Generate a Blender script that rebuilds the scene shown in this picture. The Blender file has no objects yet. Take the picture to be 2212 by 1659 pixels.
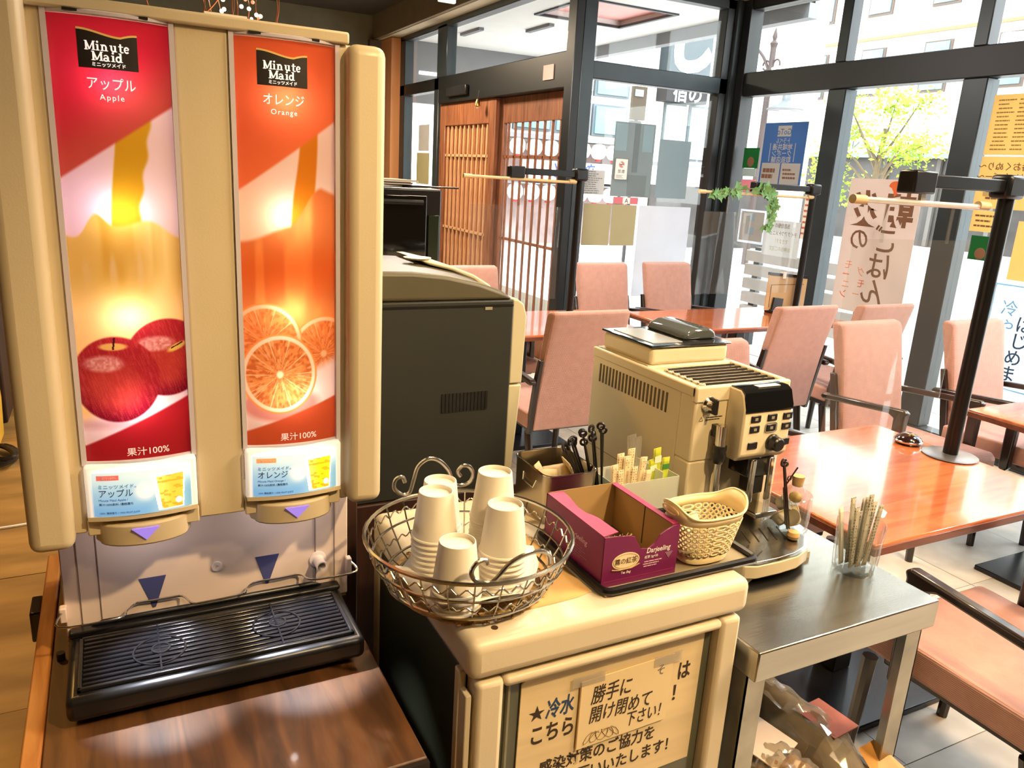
import bpy, bmesh, math, random
import numpy as np
from mathutils import Vector, Matrix
random.seed(7); np.random.seed(7)
C = bpy.context.scene.collection
S = bpy.context.scene
PI = math.pi

# ------------------------------------------------------------------ camera, world, sun, lamps, exposure
cam_data = bpy.data.cameras.new('camera'); cam = bpy.data.objects.new('camera', cam_data); C.objects.link(cam)
yaw, pitch, roll = math.radians(27.565), math.radians(15.232), math.radians(-3.356)
fw = Vector((math.sin(yaw)*math.cos(pitch), math.cos(yaw)*math.cos(pitch), -math.sin(pitch)))
rt = Vector((math.cos(yaw), -math.sin(yaw), 0)); dn = fw.cross(rt)
r2 = math.cos(roll)*rt + math.sin(roll)*dn; d2 = -math.sin(roll)*rt + math.cos(roll)*dn
mw = Matrix.Identity(4)
for i in range(3):
    mw[i][0] = r2[i]; mw[i][1] = -d2[i]; mw[i][2] = -fw[i]
mw[2][3] = 1.55
cam.matrix_world = mw
cam_data.sensor_width = 36; cam_data.lens = 1680/2212*36; cam_data.clip_start = .02; cam_data.clip_end = 300
S.camera = cam
S.view_settings.view_transform = 'Standard'; S.view_settings.look = 'None'
S.view_settings.exposure = 0.0; S.view_settings.gamma = 1.0; S.view_settings.use_curve_mapping = False
S.cycles.max_bounces = 10; S.cycles.diffuse_bounces = 5; S.cycles.glossy_bounces = 4
S.cycles.transmission_bounces = 6; S.cycles.transparent_max_bounces = 24
S.cycles.caustics_reflective = False; S.cycles.caustics_refractive = False
S.cycles.sample_clamp_indirect = 6.0; S.cycles.use_denoising = True

w = bpy.data.worlds.new('sky'); S.world = w; w.use_nodes = True
wn = w.node_tree.nodes; wl = w.node_tree.links
bg = wn['Background']; bg.inputs['Strength'].default_value = 8.0
tc = wn.new('ShaderNodeTexCoord'); sp = wn.new('ShaderNodeSeparateXYZ'); rp = wn.new('ShaderNodeValToRGB')
rp.color_ramp.elements[0].position = 0.0; rp.color_ramp.elements[0].color = (1.0, .98, .95, 1)
rp.color_ramp.elements[1].position = 1.0; rp.color_ramp.elements[1].color = (.80, .90, 1.0, 1)
wl.new(tc.outputs['Generated'], sp.inputs[0]); wl.new(sp.outputs['Z'], rp.inputs[0]); wl.new(rp.outputs[0], bg.inputs['Color'])

def lamp(name, typ, loc, power, col, size=.2, target=None, spread=None):
    l = bpy.data.lights.new(name, typ); o = bpy.data.objects.new(name, l); C.objects.link(o); o.location = loc
    l.energy = power; l.color = col
    if typ == 'AREA':
        l.shape = 'DISK'; l.size = size
        if spread: l.spread = math.radians(spread)
    elif typ == 'POINT': l.shadow_soft_size = size
    elif typ == 'SPOT':
        l.shadow_soft_size = size; l.spot_size = math.radians(spread or 90); l.spot_blend = .6
    if target is not None:
        o.rotation_euler = (Vector(target)-Vector(loc)).to_track_quat('-Z', 'Y').to_euler()
    return o
sun = bpy.data.lights.new('sun', 'SUN'); so = bpy.data.objects.new('sun', sun); C.objects.link(so)
sun.energy = 3.0; sun.color = (1, .95, .86); sun.angle = math.radians(3)
so.rotation_euler = Vector((.62, .38, -.69)).to_track_quat('-Z', 'Y').to_euler()
WARM = (1.0, .68, .32)
lamp('ceiling_spot_fridge', 'SPOT', (1.05, -.45, 2.75), 190, WARM, .05, (.75, .95, .85), 62)
lamp('ceiling_spot_cups', 'SPOT', (1.25, 1.75, 2.85), 80, (1, .76, .46), .05, (.75, 1.0, .9), 70)
lamp('ceiling_spot_dispenser', 'SPOT', (.25, -.75, 2.85), 34, WARM, .06, (.1, 1.1, 1.25), 70)
lamp('ceiling_lamp_left', 'AREA', (-1.0, 3.0, 2.9), 42, (1, .52, .12), .5, (-.8, 3.4, 0))
lamp('ceiling_lamp_back', 'AREA', (2.1, 7.4, 2.9), 90, (1, .80, .56), .5, (2.4, 7.4, 0))
lamp('added_room_fill', 'AREA', (4.15, 1.2, 2.95), 55, (1, .97, .94), .6, (4.1, 1.3, 0))  # this and the next two: added fill lights to brighten the seating, not fixtures
lamp('added_room_fill', 'AREA', (2.0, 4.9, 2.95), 90, (1, .90, .80), .6, (2.2, 4.4, 0))
lamp('added_room_fill', 'AREA', (2.9, -.2, 2.95), 80, (1, .66, .34), .6, (2.6, .4, 0))
lamp('ceiling_lamp_front', 'AREA', (2.3, .5, 2.9), 50, (1, .84, .62), .5, (2.3, .5, 0))
lamp('ceiling_lamp_middle', 'AREA', (1.9, 2.9, 2.9), 45, (1, .76, .5), .5, (1.9, 2.9, 0))

# ------------------------------------------------------------------ helpers
def lin(c):
    c = np.asarray(c, float)/255.0
    return np.where(c <= .04045, c/12.92, ((c+.055)/1.055)**2.4)
def L4(c): a = lin(c); return (float(a[0]), float(a[1]), float(a[2]), 1.0)

MATS = {}
def mat(name, col, rough=.5, metal=0.0, var=.05, scale=6.0, bump=0.0, bscale=120.0, coat=0.0, emit=0.0, spec=.5, stretch=None, sheen=0.0):
    if name in MATS: return MATS[name]
    m = bpy.data.materials.new(name); m.use_nodes = True; nt = m.node_tree; n = nt.nodes; k = nt.links
    b = n['Principled BSDF']
    b.inputs['Roughness'].default_value = rough; b.inputs['Metallic'].default_value = metal
    b.inputs['Coat Weight'].default_value = coat; b.inputs['Coat Roughness'].default_value = .06
    b.inputs['Specular IOR Level'].default_value = spec; b.inputs['Sheen Weight'].default_value = sheen
    t = n.new('ShaderNodeTexCoord'); mp = n.new('ShaderNodeMapping'); k.new(t.outputs['Object'], mp.inputs[0])
    if stretch: mp.inputs['Scale'].default_value = stretch
    nz = n.new('ShaderNodeTexNoise'); nz.inputs['Scale'].default_value = scale; nz.inputs['Detail'].default_value = 4
    k.new(mp.outputs[0], nz.inputs['Vector'])
    r = n.new('ShaderNodeValToRGB'); a = lin(col)
    r.color_ramp.elements[0].position = .3; r.color_ramp.elements[1].position = .7
    r.color_ramp.elements[0].color = (*[float(max(0, x*(1-var))) for x in a], 1)
    r.color_ramp.elements[1].color = (*[float(min(1, x*(1+var))) for x in a], 1)
    k.new(nz.outputs['Fac'], r.inputs[0]); k.new(r.outputs[0], b.inputs['Base Color'])
    if bump:
        n2 = n.new('ShaderNodeTexNoise'); n2.inputs['Scale'].default_value = bscale; k.new(mp.outputs[0], n2.inputs['Vector'])
        bp = n.new('ShaderNodeBump'); bp.inputs['Strength'].default_value = bump; bp.inputs['Distance'].default_value = .003
        k.new(n2.outputs['Fac'], bp.inputs['Height']); k.new(bp.outputs[0], b.inputs['Normal'])
    if emit:
        k.new(r.outputs[0], b.inputs['Emission Color']); b.inputs['Emission Strength'].default_value = emit
    MATS[name] = m; return m
def wood(name, dark, light, axis='X', scale=3.0, rough=.35, coat=.3, bands=14):
    if name in MATS: return MATS[name]
    m = mat(name, light, rough, coat=coat); nt = m.node_tree; n = nt.nodes; k = nt.links; b = n['Principled BSDF']
    t = n.new('ShaderNodeTexCoord'); mp = n.new('ShaderNodeMapping'); k.new(t.outputs['Object'], mp.inputs[0])
    mp.inputs['Scale'].default_value = (.12, 1, 1) if axis == 'X' else ((1, .12, 1) if axis == 'Y' else (1, 1, .1))
    nz = n.new('ShaderNodeTexNoise'); nz.inputs['Scale'].default_value = scale*bands; nz.inputs['Detail'].default_value = 8
    nz.inputs['Distortion'].default_value = .8; k.new(mp.outputs[0], nz.inputs['Vector'])
    r = n.new('ShaderNodeValToRGB'); r.color_ramp.elements[0].position = .34; r.color_ramp.elements[1].position = .66
    r.color_ramp.elements[0].color = L4(dark); r.color_ramp.elements[1].color = L4(light)
    k.new(nz.outputs['Fac'], r.inputs[0]); k.new(r.outputs[0], b.inputs['Base Color'])
    return m
def fabric(name, col):
    m = mat(name, col, .85, var=.06, scale=30, sheen=.25); nt = m.node_tree; n = nt.nodes; k = nt.links; b = n['Principled BSDF']
    t = n.new('ShaderNodeTexCoord'); h = None
    for d in ('X', 'Z'):
        wv = n.new('ShaderNodeTexWave'); wv.bands_direction = d; wv.inputs['Scale'].default_value = 62; wv.inputs['Distortion'].default_value = .6
        k.new(t.outputs['Object'], wv.inputs['Vector'])
        if h is None: h = wv.outputs['Fac']
        else:
            a = n.new('ShaderNodeMath'); a.operation = 'ADD'; k.new(h, a.inputs[0]); k.new(wv.outputs['Fac'], a.inputs[1]); h = a.outputs[0]
    bp = n.new('ShaderNodeBump'); bp.inputs['Strength'].default_value = .35; bp.inputs['Distance'].default_value = .002
    k.new(h, bp.inputs['Height']); k.new(bp.outputs[0], b.inputs['Normal'])
    return m
def clear(name, tint=(255, 255, 255), gl=1.0, ior=1.45, rough=.02, haze=0.0):
    if name in MATS: return MATS[name]
    m = bpy.data.materials.new(name); m.use_nodes = True; nt = m.node_tree; n = nt.nodes; k = nt.links
    n.remove(n['Principled BSDF']); out = n['Material Output']
    tr = n.new('ShaderNodeBsdfTransparent'); tr.inputs[0].default_value = L4(tint)
    g = n.new('ShaderNodeBsdfGlossy'); g.inputs['Roughness'].default_value = rough
    f = n.new('ShaderNodeLayerWeight'); f.inputs['Blend'].default_value = .5
    pw = n.new('ShaderNodeMath'); pw.operation = 'POWER'; pw.inputs[1].default_value = 4.0; k.new(f.outputs['Facing'], pw.inputs[0])
    r0 = ((ior-1)/(ior+1))**2
    mu = n.new('ShaderNodeMath'); mu.operation = 'MULTIPLY_ADD'; mu.inputs[1].default_value = .75*min(gl, 1.0); mu.inputs[2].default_value = r0*gl; mu.use_clamp = True; k.new(pw.outputs[0], mu.inputs[0])
    mx = n.new('ShaderNodeMixShader'); k.new(mu.outputs[0], mx.inputs[0]); k.new(tr.outputs[0], mx.inputs[1]); k.new(g.outputs[0], mx.inputs[2])
    last = mx.outputs[0]
    if haze:
        df = n.new('ShaderNodeBsdfDiffuse'); df.inputs[0].default_value = (.9, .9, .9, 1)
        m2 = n.new('ShaderNodeMixShader'); m2.inputs[0].default_value = haze; k.new(last, m2.inputs[1]); k.new(df.outputs[0], m2.inputs[2]); last = m2.outputs[0]
    k.new(last, out.inputs[0]); MATS[name] = m; return m
def printmat(name, emit=0.0, trans=0.0, rough=.3, coat=0.0):
    """flat print: colour comes from the painted attribute Col; trans = share of light let through from behind"""
    if name in MATS: return MATS[name]
    m = bpy.data.materials.new(name); m.use_nodes = True; nt = m.node_tree; n = nt.nodes; k = nt.links
    b = n['Principled BSDF']; a = n.new('ShaderNodeAttribute'); a.attribute_name = 'Col'
    k.new(a.outputs['Color'], b.inputs['Base Color']); b.inputs['Roughness'].default_value = rough; b.inputs['Coat Weight'].default_value = coat
    if emit: k.new(a.outputs['Color'], b.inputs['Emission Color']); b.inputs['Emission Strength'].default_value = emit
    if trans:
        t = n.new('ShaderNodeBsdfTranslucent'); k.new(a.outputs['Color'], t.inputs[0])
        mx = n.new('ShaderNodeMixShader'); mx.inputs[0].default_value = trans
        k.new(b.outputs[0], mx.inputs[1]); k.new(t.outputs[0], mx.inputs[2]); k.new(mx.outputs[0], n['Material Output'].inputs[0])
    MATS[name] = m; return m

class MB:
    def __init__(s): s.v = []; s.f = []
    def add(s, vs, fs):
        o = len(s.v); s.v += [tuple(p) for p in vs]; s.f += [tuple(i+o for i in f) for f in fs]; return s
    def box(s, x0, x1, y0, y1, z0, z1):
        return s.add([(x0,y0,z0),(x1,y0,z0),(x1,y1,z0),(x0,y1,z0),(x0,y0,z1),(x1,y0,z1),(x1,y1,z1),(x0,y1,z1)],
                     [(0,3,2,1),(4,5,6,7),(0,1,5,4),(1,2,6,5),(2,3,7,6),(3,0,4,7)])
    def obox(s, c, ax, ay, az):      # oriented box: centre and three half vectors
        c, ax, ay, az = map(Vector, (c, ax, ay, az)); vs = []
        for k in (-1, 1):
            for i, j in ((-1,-1),(1,-1),(1,1),(-1,1)): vs.append(c+ax*i+ay*j+az*k)
        return s.add(vs, [(0,3,2,1),(4,5,6,7),(0,1,5,4),(1,2,6,5),(2,3,7,6),(3,0,4,7)])
    def prism(s, poly, axis, a, b):  # polygon in the two other axes, extruded along axis
        def P(p, t):
            if axis == 'x': return (t, p[0], p[1])
            if axis == 'y': return (p[0], t, p[1])
            return (p[0], p[1], t)
        n = len(poly); vs = [P(p, a) for p in poly]+[P(p, b) for p in poly]
        return s.add(vs, [tuple(range(n))[::-1], tuple(range(n, 2*n))]+[(i, (i+1) % n, n+(i+1) % n, n+i) for i in range(n)])
    def tube(s, pts, r, n=8, closed=False, flat=1.0):
        pts = [Vector(p) for p in pts]; N = len(pts); vs = []; up = None
        rs = r if isinstance(r, (list, tuple)) else [r]*N
        for i, p in enumerate(pts):
            a = pts[(i-1) % N] if (closed or i > 0) else p; b = pts[(i+1) % N] if (closed or i < N-1) else p
            t = (b-a).normalized()
            if up is None:
                up = Vector((0, 0, 1)) if abs(t.z) < .9 else Vector((1, 0, 0))
            u = (up-t*up.dot(t))
            if u.length < 1e-5: u = t.orthogonal()
            u.normalize(); w_ = t.cross(u); up = u
            for j in range(n):
                an = 2*PI*j/n; vs.append(p+u*math.cos(an)*rs[i]*flat+w_*math.sin(an)*rs[i])
        fs = []
        for i in range(N if closed else N-1):
            for j in range(n):
                a = i*n+j; b = i*n+(j+1) % n; c = ((i+1) % N)*n+(j+1) % n; d = ((i+1) % N)*n+j; fs.append((a, d, c, b))
        if not closed: fs += [tuple(range(n)), tuple(range((N-1)*n, N*n))[::-1]]
        return s.add(vs, fs)
    def cyl(s, p0, p1, r0, r1=None, n=20): return s.tube([p0, p1], [r0, r0 if r1 is None else r1], n)
    def lathe(s, prof, c=(0, 0, 0), n=28, axis='z', caps=(True, True)):
        vs = []
        for r, z in prof:
            for j in range(n):
                a = 2*PI*j/n; x, y = r*math.cos(a), r*math.sin(a)
                q = (x, y, z) if axis == 'z' else ((x, -z, y) if axis == 'y' else (z, x, y))
                vs.append((c[0]+q[0], c[1]+q[1], c[2]+q[2]))
        fs = []
        for i in range(len(prof)-1):
            for j in range(n): fs.append((i*n+j, i*n+(j+1) % n, (i+1)*n+(j+1) % n, (i+1)*n+j))
        if caps[0]: fs.append(tuple(range(n))[::-1])
        if caps[1]: fs.append(tuple(range((len(prof)-1)*n, len(prof)*n)))
        return s.add(vs, fs)
    def ball(s, c, r, n=12, m=8):
        rx, ry, rz = (r, r, r) if not isinstance(r, (tuple, list)) else r
        vs = [(c[0], c[1], c[2]-rz)]
        for i in range(1, m):
            t = PI*i/m
            for j in range(n): vs.append((c[0]+rx*math.sin(t)*math.cos(2*PI*j/n), c[1]+ry*math.sin(t)*math.sin(2*PI*j/n), c[2]-rz*math.cos(t)))
        vs.append((c[0], c[1], c[2]+rz)); fs = [(0, 1+(j+1) % n, 1+j) for j in range(n)]
        for i in range(m-2):
            for j in range(n): a = 1+i*n; fs.append((a+j, a+(j+1) % n, a+n+(j+1) % n, a+n+j))
        a = 1+(m-2)*n; fs += [(a+j, a+(j+1) % n, len(vs)-1) for j in range(n)]
        return s.add(vs, fs)
    def build(s, name, m, parent=None, bevel=0.0, seg=2, smooth=35, sub=0):
        me = bpy.data.meshes.new(name); me.from_pydata(s.v, [], s.f); me.validate()
        bm = bmesh.new(); bm.from_mesh(me); bmesh.ops.recalc_face_normals(bm, faces=bm.faces); bm.to_mesh(me); bm.free()
        if smooth:
            me.shade_smooth(); me.set_sharp_from_angle(angle=math.radians(smooth))
        o = bpy.data.objects.new(name, me); C.objects.link(o)
        if m: me.materials.append(m)
        if bevel:
            b = o.modifiers.new('bevel', 'BEVEL'); b.width = bevel; b.segments = seg; b.limit_method = 'ANGLE'; b.angle_limit = math.radians(40)
        if sub:
            b = o.modifiers.new('sub', 'SUBSURF'); b.levels = sub; b.render_levels = sub
        if parent is not None: par(o, parent)
        return o
def par(o, p):
    o.parent = p
    W = Matrix.Identity(4)
    q = p
    while q is not None:
        W = Matrix.LocRotScale(q.location, q.rotation_euler, q.scale) @ W if q.parent is None else q.matrix_parent_inverse @ Matrix.LocRotScale(q.location, q.rotation_euler, q.scale) @ W
        q = q.parent
    o.matrix_parent_inverse = W.inverted()
def tag(o, label=None, cat=None, group=None, kind=None):
    if label: o['label'] = label
    if cat: o['category'] = cat
    if group: o['group'] = group
    if kind: o['kind'] = kind
    return o
def thing(name, label, cat, loc=(0, 0, 0), group=None):
    o = bpy.data.objects.new(name, None); C.objects.link(o); o.location = loc; o.empty_display_size = .05
    return tag(o, label, cat, group)
def struct(o): o['kind'] = 'structure'; return o
def sroot(name):
    o = bpy.data.objects.new(name, None); C.objects.link(o); o['kind'] = 'structure'; return o
def dup(root, loc, rz=None, label=None, group=None):
    r = root.copy(); C.objects.link(r); r.location = loc
    if rz is not None: r.rotation_euler = (0, 0, rz)
    if label: r['label'] = label
    if group: r['group'] = group
    for ch in list(root.children):
        c = ch.copy(); C.objects.link(c); c.parent = r; c.matrix_parent_inverse = ch.matrix_parent_inverse.copy()
        for g in list(ch.children):
            d = g.copy(); C.objects.link(d); d.parent = c; d.matrix_parent_inverse = g.matrix_parent_inverse.copy()
    return r
def txt(name, s, size, org, xd, up, m, parent=None, align='LEFT', mirror=False, bold=0.0, ext=.0002, shear=0.0, sx=1.0, spacing=1.0, bend=None):
    cu = bpy.data.curves.new(name, 'FONT'); cu.body = s; cu.size = size; cu.align_x = align; cu.offset = bold*size; cu.extrude = ext
    cu.resolution_u = 3; cu.shear = shear; cu.space_character = spacing; cu.space_line = 1.0
    t = bpy.data.objects.new('tmp_text', cu); C.objects.link(t)
    dg = bpy.context.evaluated_depsgraph_get(); me = bpy.data.meshes.new_from_object(t.evaluated_get(dg))
    bpy.data.objects.remove(t)
    xd = Vector(xd).normalized(); up = Vector(up).normalized(); nn = xd.cross(up); org = Vector(org)
    M = Matrix.Identity(4)
    for i in range(3): M[i][0] = xd[i]*sx*(-1 if mirror else 1); M[i][1] = up[i]; M[i][2] = nn[i]; M[i][3] = org[i]
    me.transform(M)
    if mirror: me.flip_normals()
    if bend:
        for q in me.vertices: q.co.y = bend(q.co.x)-.0007+(q.co.y-org[1])
    me.name = name; me.materials.clear(); me.materials.append(m)
    o = bpy.data.objects.new(name, me); C.objects.link(o)
    if parent is not None: par(o, parent)
    return o
def dashes(name, org, xd, up, wdt, hgt, rows, m, parent, th=.35, seedv=1, cols=1):
    """rows of unreadable small print as short raised bars, one joined part"""
    rn = random.Random(seedv); b = MB(); xd = Vector(xd).normalized(); up = Vector(up).normalized(); nn = xd.cross(up); org = Vector(org)
    rh = hgt/rows
    for r in range(rows):
        for cc in range(cols):
            cw = wdt/cols; x = cc*cw+rn.uniform(0, .08)*cw; end = cc*cw+cw*rn.uniform(.5, .92)
            while x < end:
                l = cw*rn.uniform(.06, .22); l = min(l, end-x)
                c = org+xd*(x+l/2)-up*(rh*(r+.5)); b.obox(c, xd*(l/2), up*(rh*th/2), nn*.0003); x += l+cw*.025
    o = b.build(name, m, parent, smooth=0); o['kind'] = 'stuff'; return o
def paint(name, nx, nz, pos, colf, m, parent=None):
    """a printed sheet: a fine grid whose points carry the print's colours"""
    u, v = np.meshgrid(np.linspace(0, 1, nx), np.linspace(0, 1, nz)); u = u.ravel(); v = v.ravel()
    P = np.array(pos(u, v)).T; me = bpy.data.meshes.new(name)
    idx = np.arange(nx*nz).reshape(nz, nx)
    q = np.stack([idx[:-1, :-1], idx[:-1, 1:], idx[1:, 1:], idx[1:, :-1]], -1).reshape(-1, 4)
    me.vertices.add(len(P)); me.vertices.foreach_set('co', P.astype('f4').ravel())
    me.loops.add(q.size); me.loops.foreach_set('vertex_index', q.astype('i4').ravel())
    me.polygons.add(len(q)); me.polygons.foreach_set('loop_start', np.arange(0, q.size, 4, dtype='i4')); me.polygons.foreach_set('loop_total', np.full(len(q), 4, 'i4'))
    me.update(); me.validate(); me.shade_smooth()
    col = lin(np.clip(colf(u, v), 0, 255)); at = me.color_attributes.new('Col', 'FLOAT_COLOR', 'POINT')
    at.data.foreach_set('color', np.c_[col, np.ones(len(col))].astype('f4').ravel())
    me.materials.append(m); o = bpy.data.objects.new(name, me); C.objects.link(o)
    if parent is not None: par(o, parent)
    return o
def ss(a, b, x): t = np.clip((x-a)/(b-a), 0, 1); return t*t*(3-2*t)
def mixc(c, col, t): return c*(1-t[:, None])+np.array(col, float)[None, :]*t[:, None]
def vnoise(x, y, s, seedv=0):
    r = np.random.RandomState(seedv).rand(64, 64); X = (x*s) % 63; Y = (y*s) % 63
    i = X.astype(int); j = Y.astype(int); f = X-i; g = Y-j; f = f*f*(3-2*f); g = g*g*(3-2*g)
    return r[i, j]*(1-f)*(1-g)+r[i+1, j]*f*(1-g)+r[i, j+1]*(1-f)*g+r[i+1, j+1]*f*g
def arc(c, r, a0, a1, n, plane='xz'):
    o = []
    for i in range(n+1):
        a = math.radians(a0+(a1-a0)*i/n); p, q = r*math.cos(a), r*math.sin(a)
        o.append((c[0]+p, c[1], c[2]+q) if plane == 'xz' else ((c[0]+p, c[1]+q, c[2]) if plane == 'xy' else (c[0], c[1]+p, c[2]+q)))
    return o
def smoothpath(pts, k=4):
    pts = [Vector(p) for p in pts]; o = []
    for i in range(len(pts)-1):
        p0 = pts[max(i-1, 0)]; p1 = pts[i]; p2 = pts[i+1]; p3 = pts[min(i+2, len(pts)-1)]
        for j in range(k):
            t = j/k; o.append(.5*((2*p1)+(p2-p0)*t+(2*p0-5*p1+4*p2-p3)*t*t+(3*p1-p0-3*p2+p3)*t**3))
    o.append(pts[-1]); return o
XF, ZU = (1, 0, 0), (0, 0, 1)          # text facing -Y
XC = (0, -1, 0)                        # text facing -X (on the street window)

# ------------------------------------------------------------------ materials
M_plastic = mat('cream_plastic', (226, 214, 190), .38, var=.03, bump=.04, bscale=400)
M_plasticD = mat('cream_plastic_matt', (214, 200, 172), .5, var=.03)
M_pinkgrey = mat('backsplash_plastic', (236, 218, 212), .45, var=.04)
M_black = mat('black_plastic', (26, 26, 28), .32, var=.1)
M_blackm = mat('black_metal', (20, 22, 24), .35, metal=.2, var=.1)
M_frame = mat('window_aluminium', (50, 58, 62), .4, metal=.35, var=.1)
M_frameD = mat('window_aluminium_dark', (22, 24, 26), .45, metal=.2, var=.1)
M_chrome = mat('chrome', (225, 222, 215), .15, metal=1.0, var=.02)
M_steel = mat('brushed_steel', (196, 193, 184), .25, metal=1.0, var=.1, scale=40, stretch=(.06, 1, 1), bump=.05, bscale=300)
M_tin = mat('stainless_tin', (180, 172, 155), .28, metal=1.0, var=.06, scale=20)
M_white = mat('white_paper', (246, 243, 236), .7, var=.02)
M_cup = mat('paper_cup_card', (244, 238, 224), .6, var=.02)
M_tablewood = wood('table_wood', (178, 92, 52), (204, 120, 74), 'X', 2.0, .16, .7)
M_tableedge = wood('table_edge_wood', (84, 40, 22), (120, 62, 36), 'X', 3.0, .35, .3)
M_counter = wood('counter_wood', (66, 42, 24), (112, 74, 44), 'Y', 3.2, .5, .1, 12)
M_counteredge = wood('counter_edge_wood', (170, 106, 50), (206, 146, 84), 'Y', 3.0, .45, .2)
M_doorwood = wood('door_wood', (116, 66, 40), (156, 98, 64), 'Z', 2.6, .5, .1)
M_slatwood = wood('lattice_wood', (196, 146, 104), (226, 182, 138), 'Z', 3.0, .5, .1)
M_chairwood = mat('chair_dark_wood', (40, 26, 20), .28, var=.15, coat=.4)
M_fabric = fabric('chair_fabric', (196, 148, 134))
M_glass = clear('window_glass', (250, 254, 254), .8)
M_vinyl = clear('vinyl_sheet', (246, 247, 245), 1.0, 1.42, .03, haze=.04)
M_jar = clear('clear_glassware', (246, 247, 246), 1.6, 1.45, .03, haze=.03)
M_wrap = clear('clear_wrap', (240, 238, 230), 2.2, 1.5, .12, haze=.10)
M_text = mat('black_ink', (30, 28, 28), .7, var=.0)
M_textw = mat('white_ink', (245, 245, 245), .6, var=.0)
M_brown = mat('brush_brown', (120, 84, 58), .7, var=.05)
M_orangeink = mat('orange_ink', (226, 110, 50), .7, var=.05)
M_greyink = mat('grey_ink', (120, 120, 122), .7, var=.0)

# ------------------------------------------------------------------ the room
M_floor = mat('mottled_stone', (206, 200, 188), .42, var=.22, scale=5, bump=.15, bscale=30)
M_joint = mat('floor_joint', (126, 112, 92), .8, var=.1)
M_wallback = mat('olive_wall', (128, 124, 100), .8, var=.1, bump=.1)
M_wallside = mat('dark_wall', (92, 78, 62), .8, var=.1, bump=.1)
M_bulk = mat('brown_bulkhead', (140, 124, 100), .8, var=.08, bump=.1)
M_soffit = mat('beige_soffit', (206, 190, 160), .7, var=.05)
M_ceil = mat('dark_ceiling', (70, 62, 52), .85, var=.08)
M_post = mat('orange_wood_post', (206, 142, 92), .5, var=.1, scale=8, stretch=(1, 1, .1))
M_groundout = mat('street_paving', (214, 204, 198), .7, var=.08, scale=3)
M_porch = mat('porch_ceiling', (226, 228, 226), .7, var=.03)
M_porchgrey = mat('porch_lintel', (120, 122, 126), .6, var=.05)
M_pink = mat('pink_panel', (240, 176, 172), .6, var=.03)

fl = struct(MB().box(-2.6, 4.9, -3.2, 10.0, -.06, -.004).build('floor', M_joint))
t0 = MB().box(-.2988, .2988, -.2988, .2988, -.004, .0).build('tile', M_floor, fl, bevel=0, smooth=0)
k = 0
for i in range(12):
    for j in range(18):
        x, y = -2.0+i*.6, -.4+j*.6
        if x > 3.1 and y > 5.3: continue
        if x < .5: continue
        if y < 1.0 and x < 1.0: continue
        o = t0 if k == 0 else t0.copy()
        if k: C.objects.link(o)
        o.location = (x, y, random.uniform(-.0006, .0006)); o.rotation_euler = (0, 0, random.choice((0, PI/2, PI, 1.5*PI))); k += 1
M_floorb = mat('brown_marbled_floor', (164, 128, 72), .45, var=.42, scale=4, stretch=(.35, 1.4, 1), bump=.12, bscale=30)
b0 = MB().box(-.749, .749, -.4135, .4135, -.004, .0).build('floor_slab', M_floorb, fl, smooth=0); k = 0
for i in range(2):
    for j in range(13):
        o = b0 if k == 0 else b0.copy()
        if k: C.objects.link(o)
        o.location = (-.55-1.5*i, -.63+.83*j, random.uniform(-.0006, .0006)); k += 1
struct(MB().box(-2.7, -2.6, -3.2, 10.0, 0, 3.3).build('wall_left', M_wallside))
struct(MB().box(-2.7, 4.9, -3.3, -3.2, 0, 3.3).build('wall_front', M_wallside))
struct(MB().box(-2.7, 3.3, 9.8, 9.9, 0, 3.3).build('wall_back', M_wallback))
struct(MB().box(4.75, 4.9, -3.2, .55, 0, 3.3).build('wall_right', M_wallside))
struct(MB().box(-2.7, 4.95, -3.3, 5.45, 3.25, 3.4).build('ceiling', M_ceil))
struct(MB().box(-2.7, 3.3, 5.45, 9.9, 3.25, 3.4).build('ceiling', M_ceil))
b = MB(); b.box(2.96, 3.0, 5.12, 9.8, 2.98, 3.25); b.box(2.96, 4.5, 5.08, 5.12, 2.98, 3.25); b.box(4.46, 4.5, -3.2, 5.08, 2.98, 3.25)
struct(b.build('trim_1', M_bulk))
b = MB(); b.box(3.0, 3.22, 5.12, 9.8, 2.975, 2.995); b.box(3.0, 4.8, 5.12, 5.36, 2.975, 2.995); b.box(4.5, 4.8, -3.2, 5.12, 2.975, 2.995)
struct(b.build('trim_2', M_soffit))
struct(MB().box(3.04, 3.28, 9.32, 9.8, 0, 2.97).build('trim_3', M_post, bevel=.01))
struct(MB().box(2.9, 3.05, 9.7, 9.8, 0, 2.97).build('trim_4', mat('grey_trim', (96, 92, 84), .6)))

def window(name, frames, panes, dark=()):
    r = sroot(name)
    for n, bx in frames: MB().box(*bx).build(n, M_frameD if n in dark else M_frame, r, bevel=.006, seg=1)
    for bx in panes: MB().box(*bx).build('pane', M_glass, r, smooth=0)
    return r
# street window along x = 4.75, upper and lower lights
ms = [(4.17, 4.33), (3.14, 3.30), (2.08, 2.24), (1.02, 1.18)]
fr = [('rail', (4.68, 4.80, .5, 5.3, 2.25, 2.43)), ('top_rail', (4.68, 4.80, .5, 5.3, 2.90, 2.975)), ('sill', (4.68, 4.80, .5, 5.3, 0, .07))]
for a, c in ms:
    fr += [('mullion', (4.69, 4.81, a+.0, c, .07, 2.25)), ('mullion', (4.69, 4.79, a+.05, c-.02, 2.43, 2.90))]
ed = [5.25]+[q for p in ms for q in (p[1], p[0])]+[.52]
pn = []
for i in range(0, len(ed), 2):
    pn += [(4.742, 4.748, ed[i+1], ed[i], .07, 2.25), (4.742, 4.748, ed[i+1], ed[i], 2.43, 2.90)]
window('window_1', fr, pn, ('rail', 'top_rail'))
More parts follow.
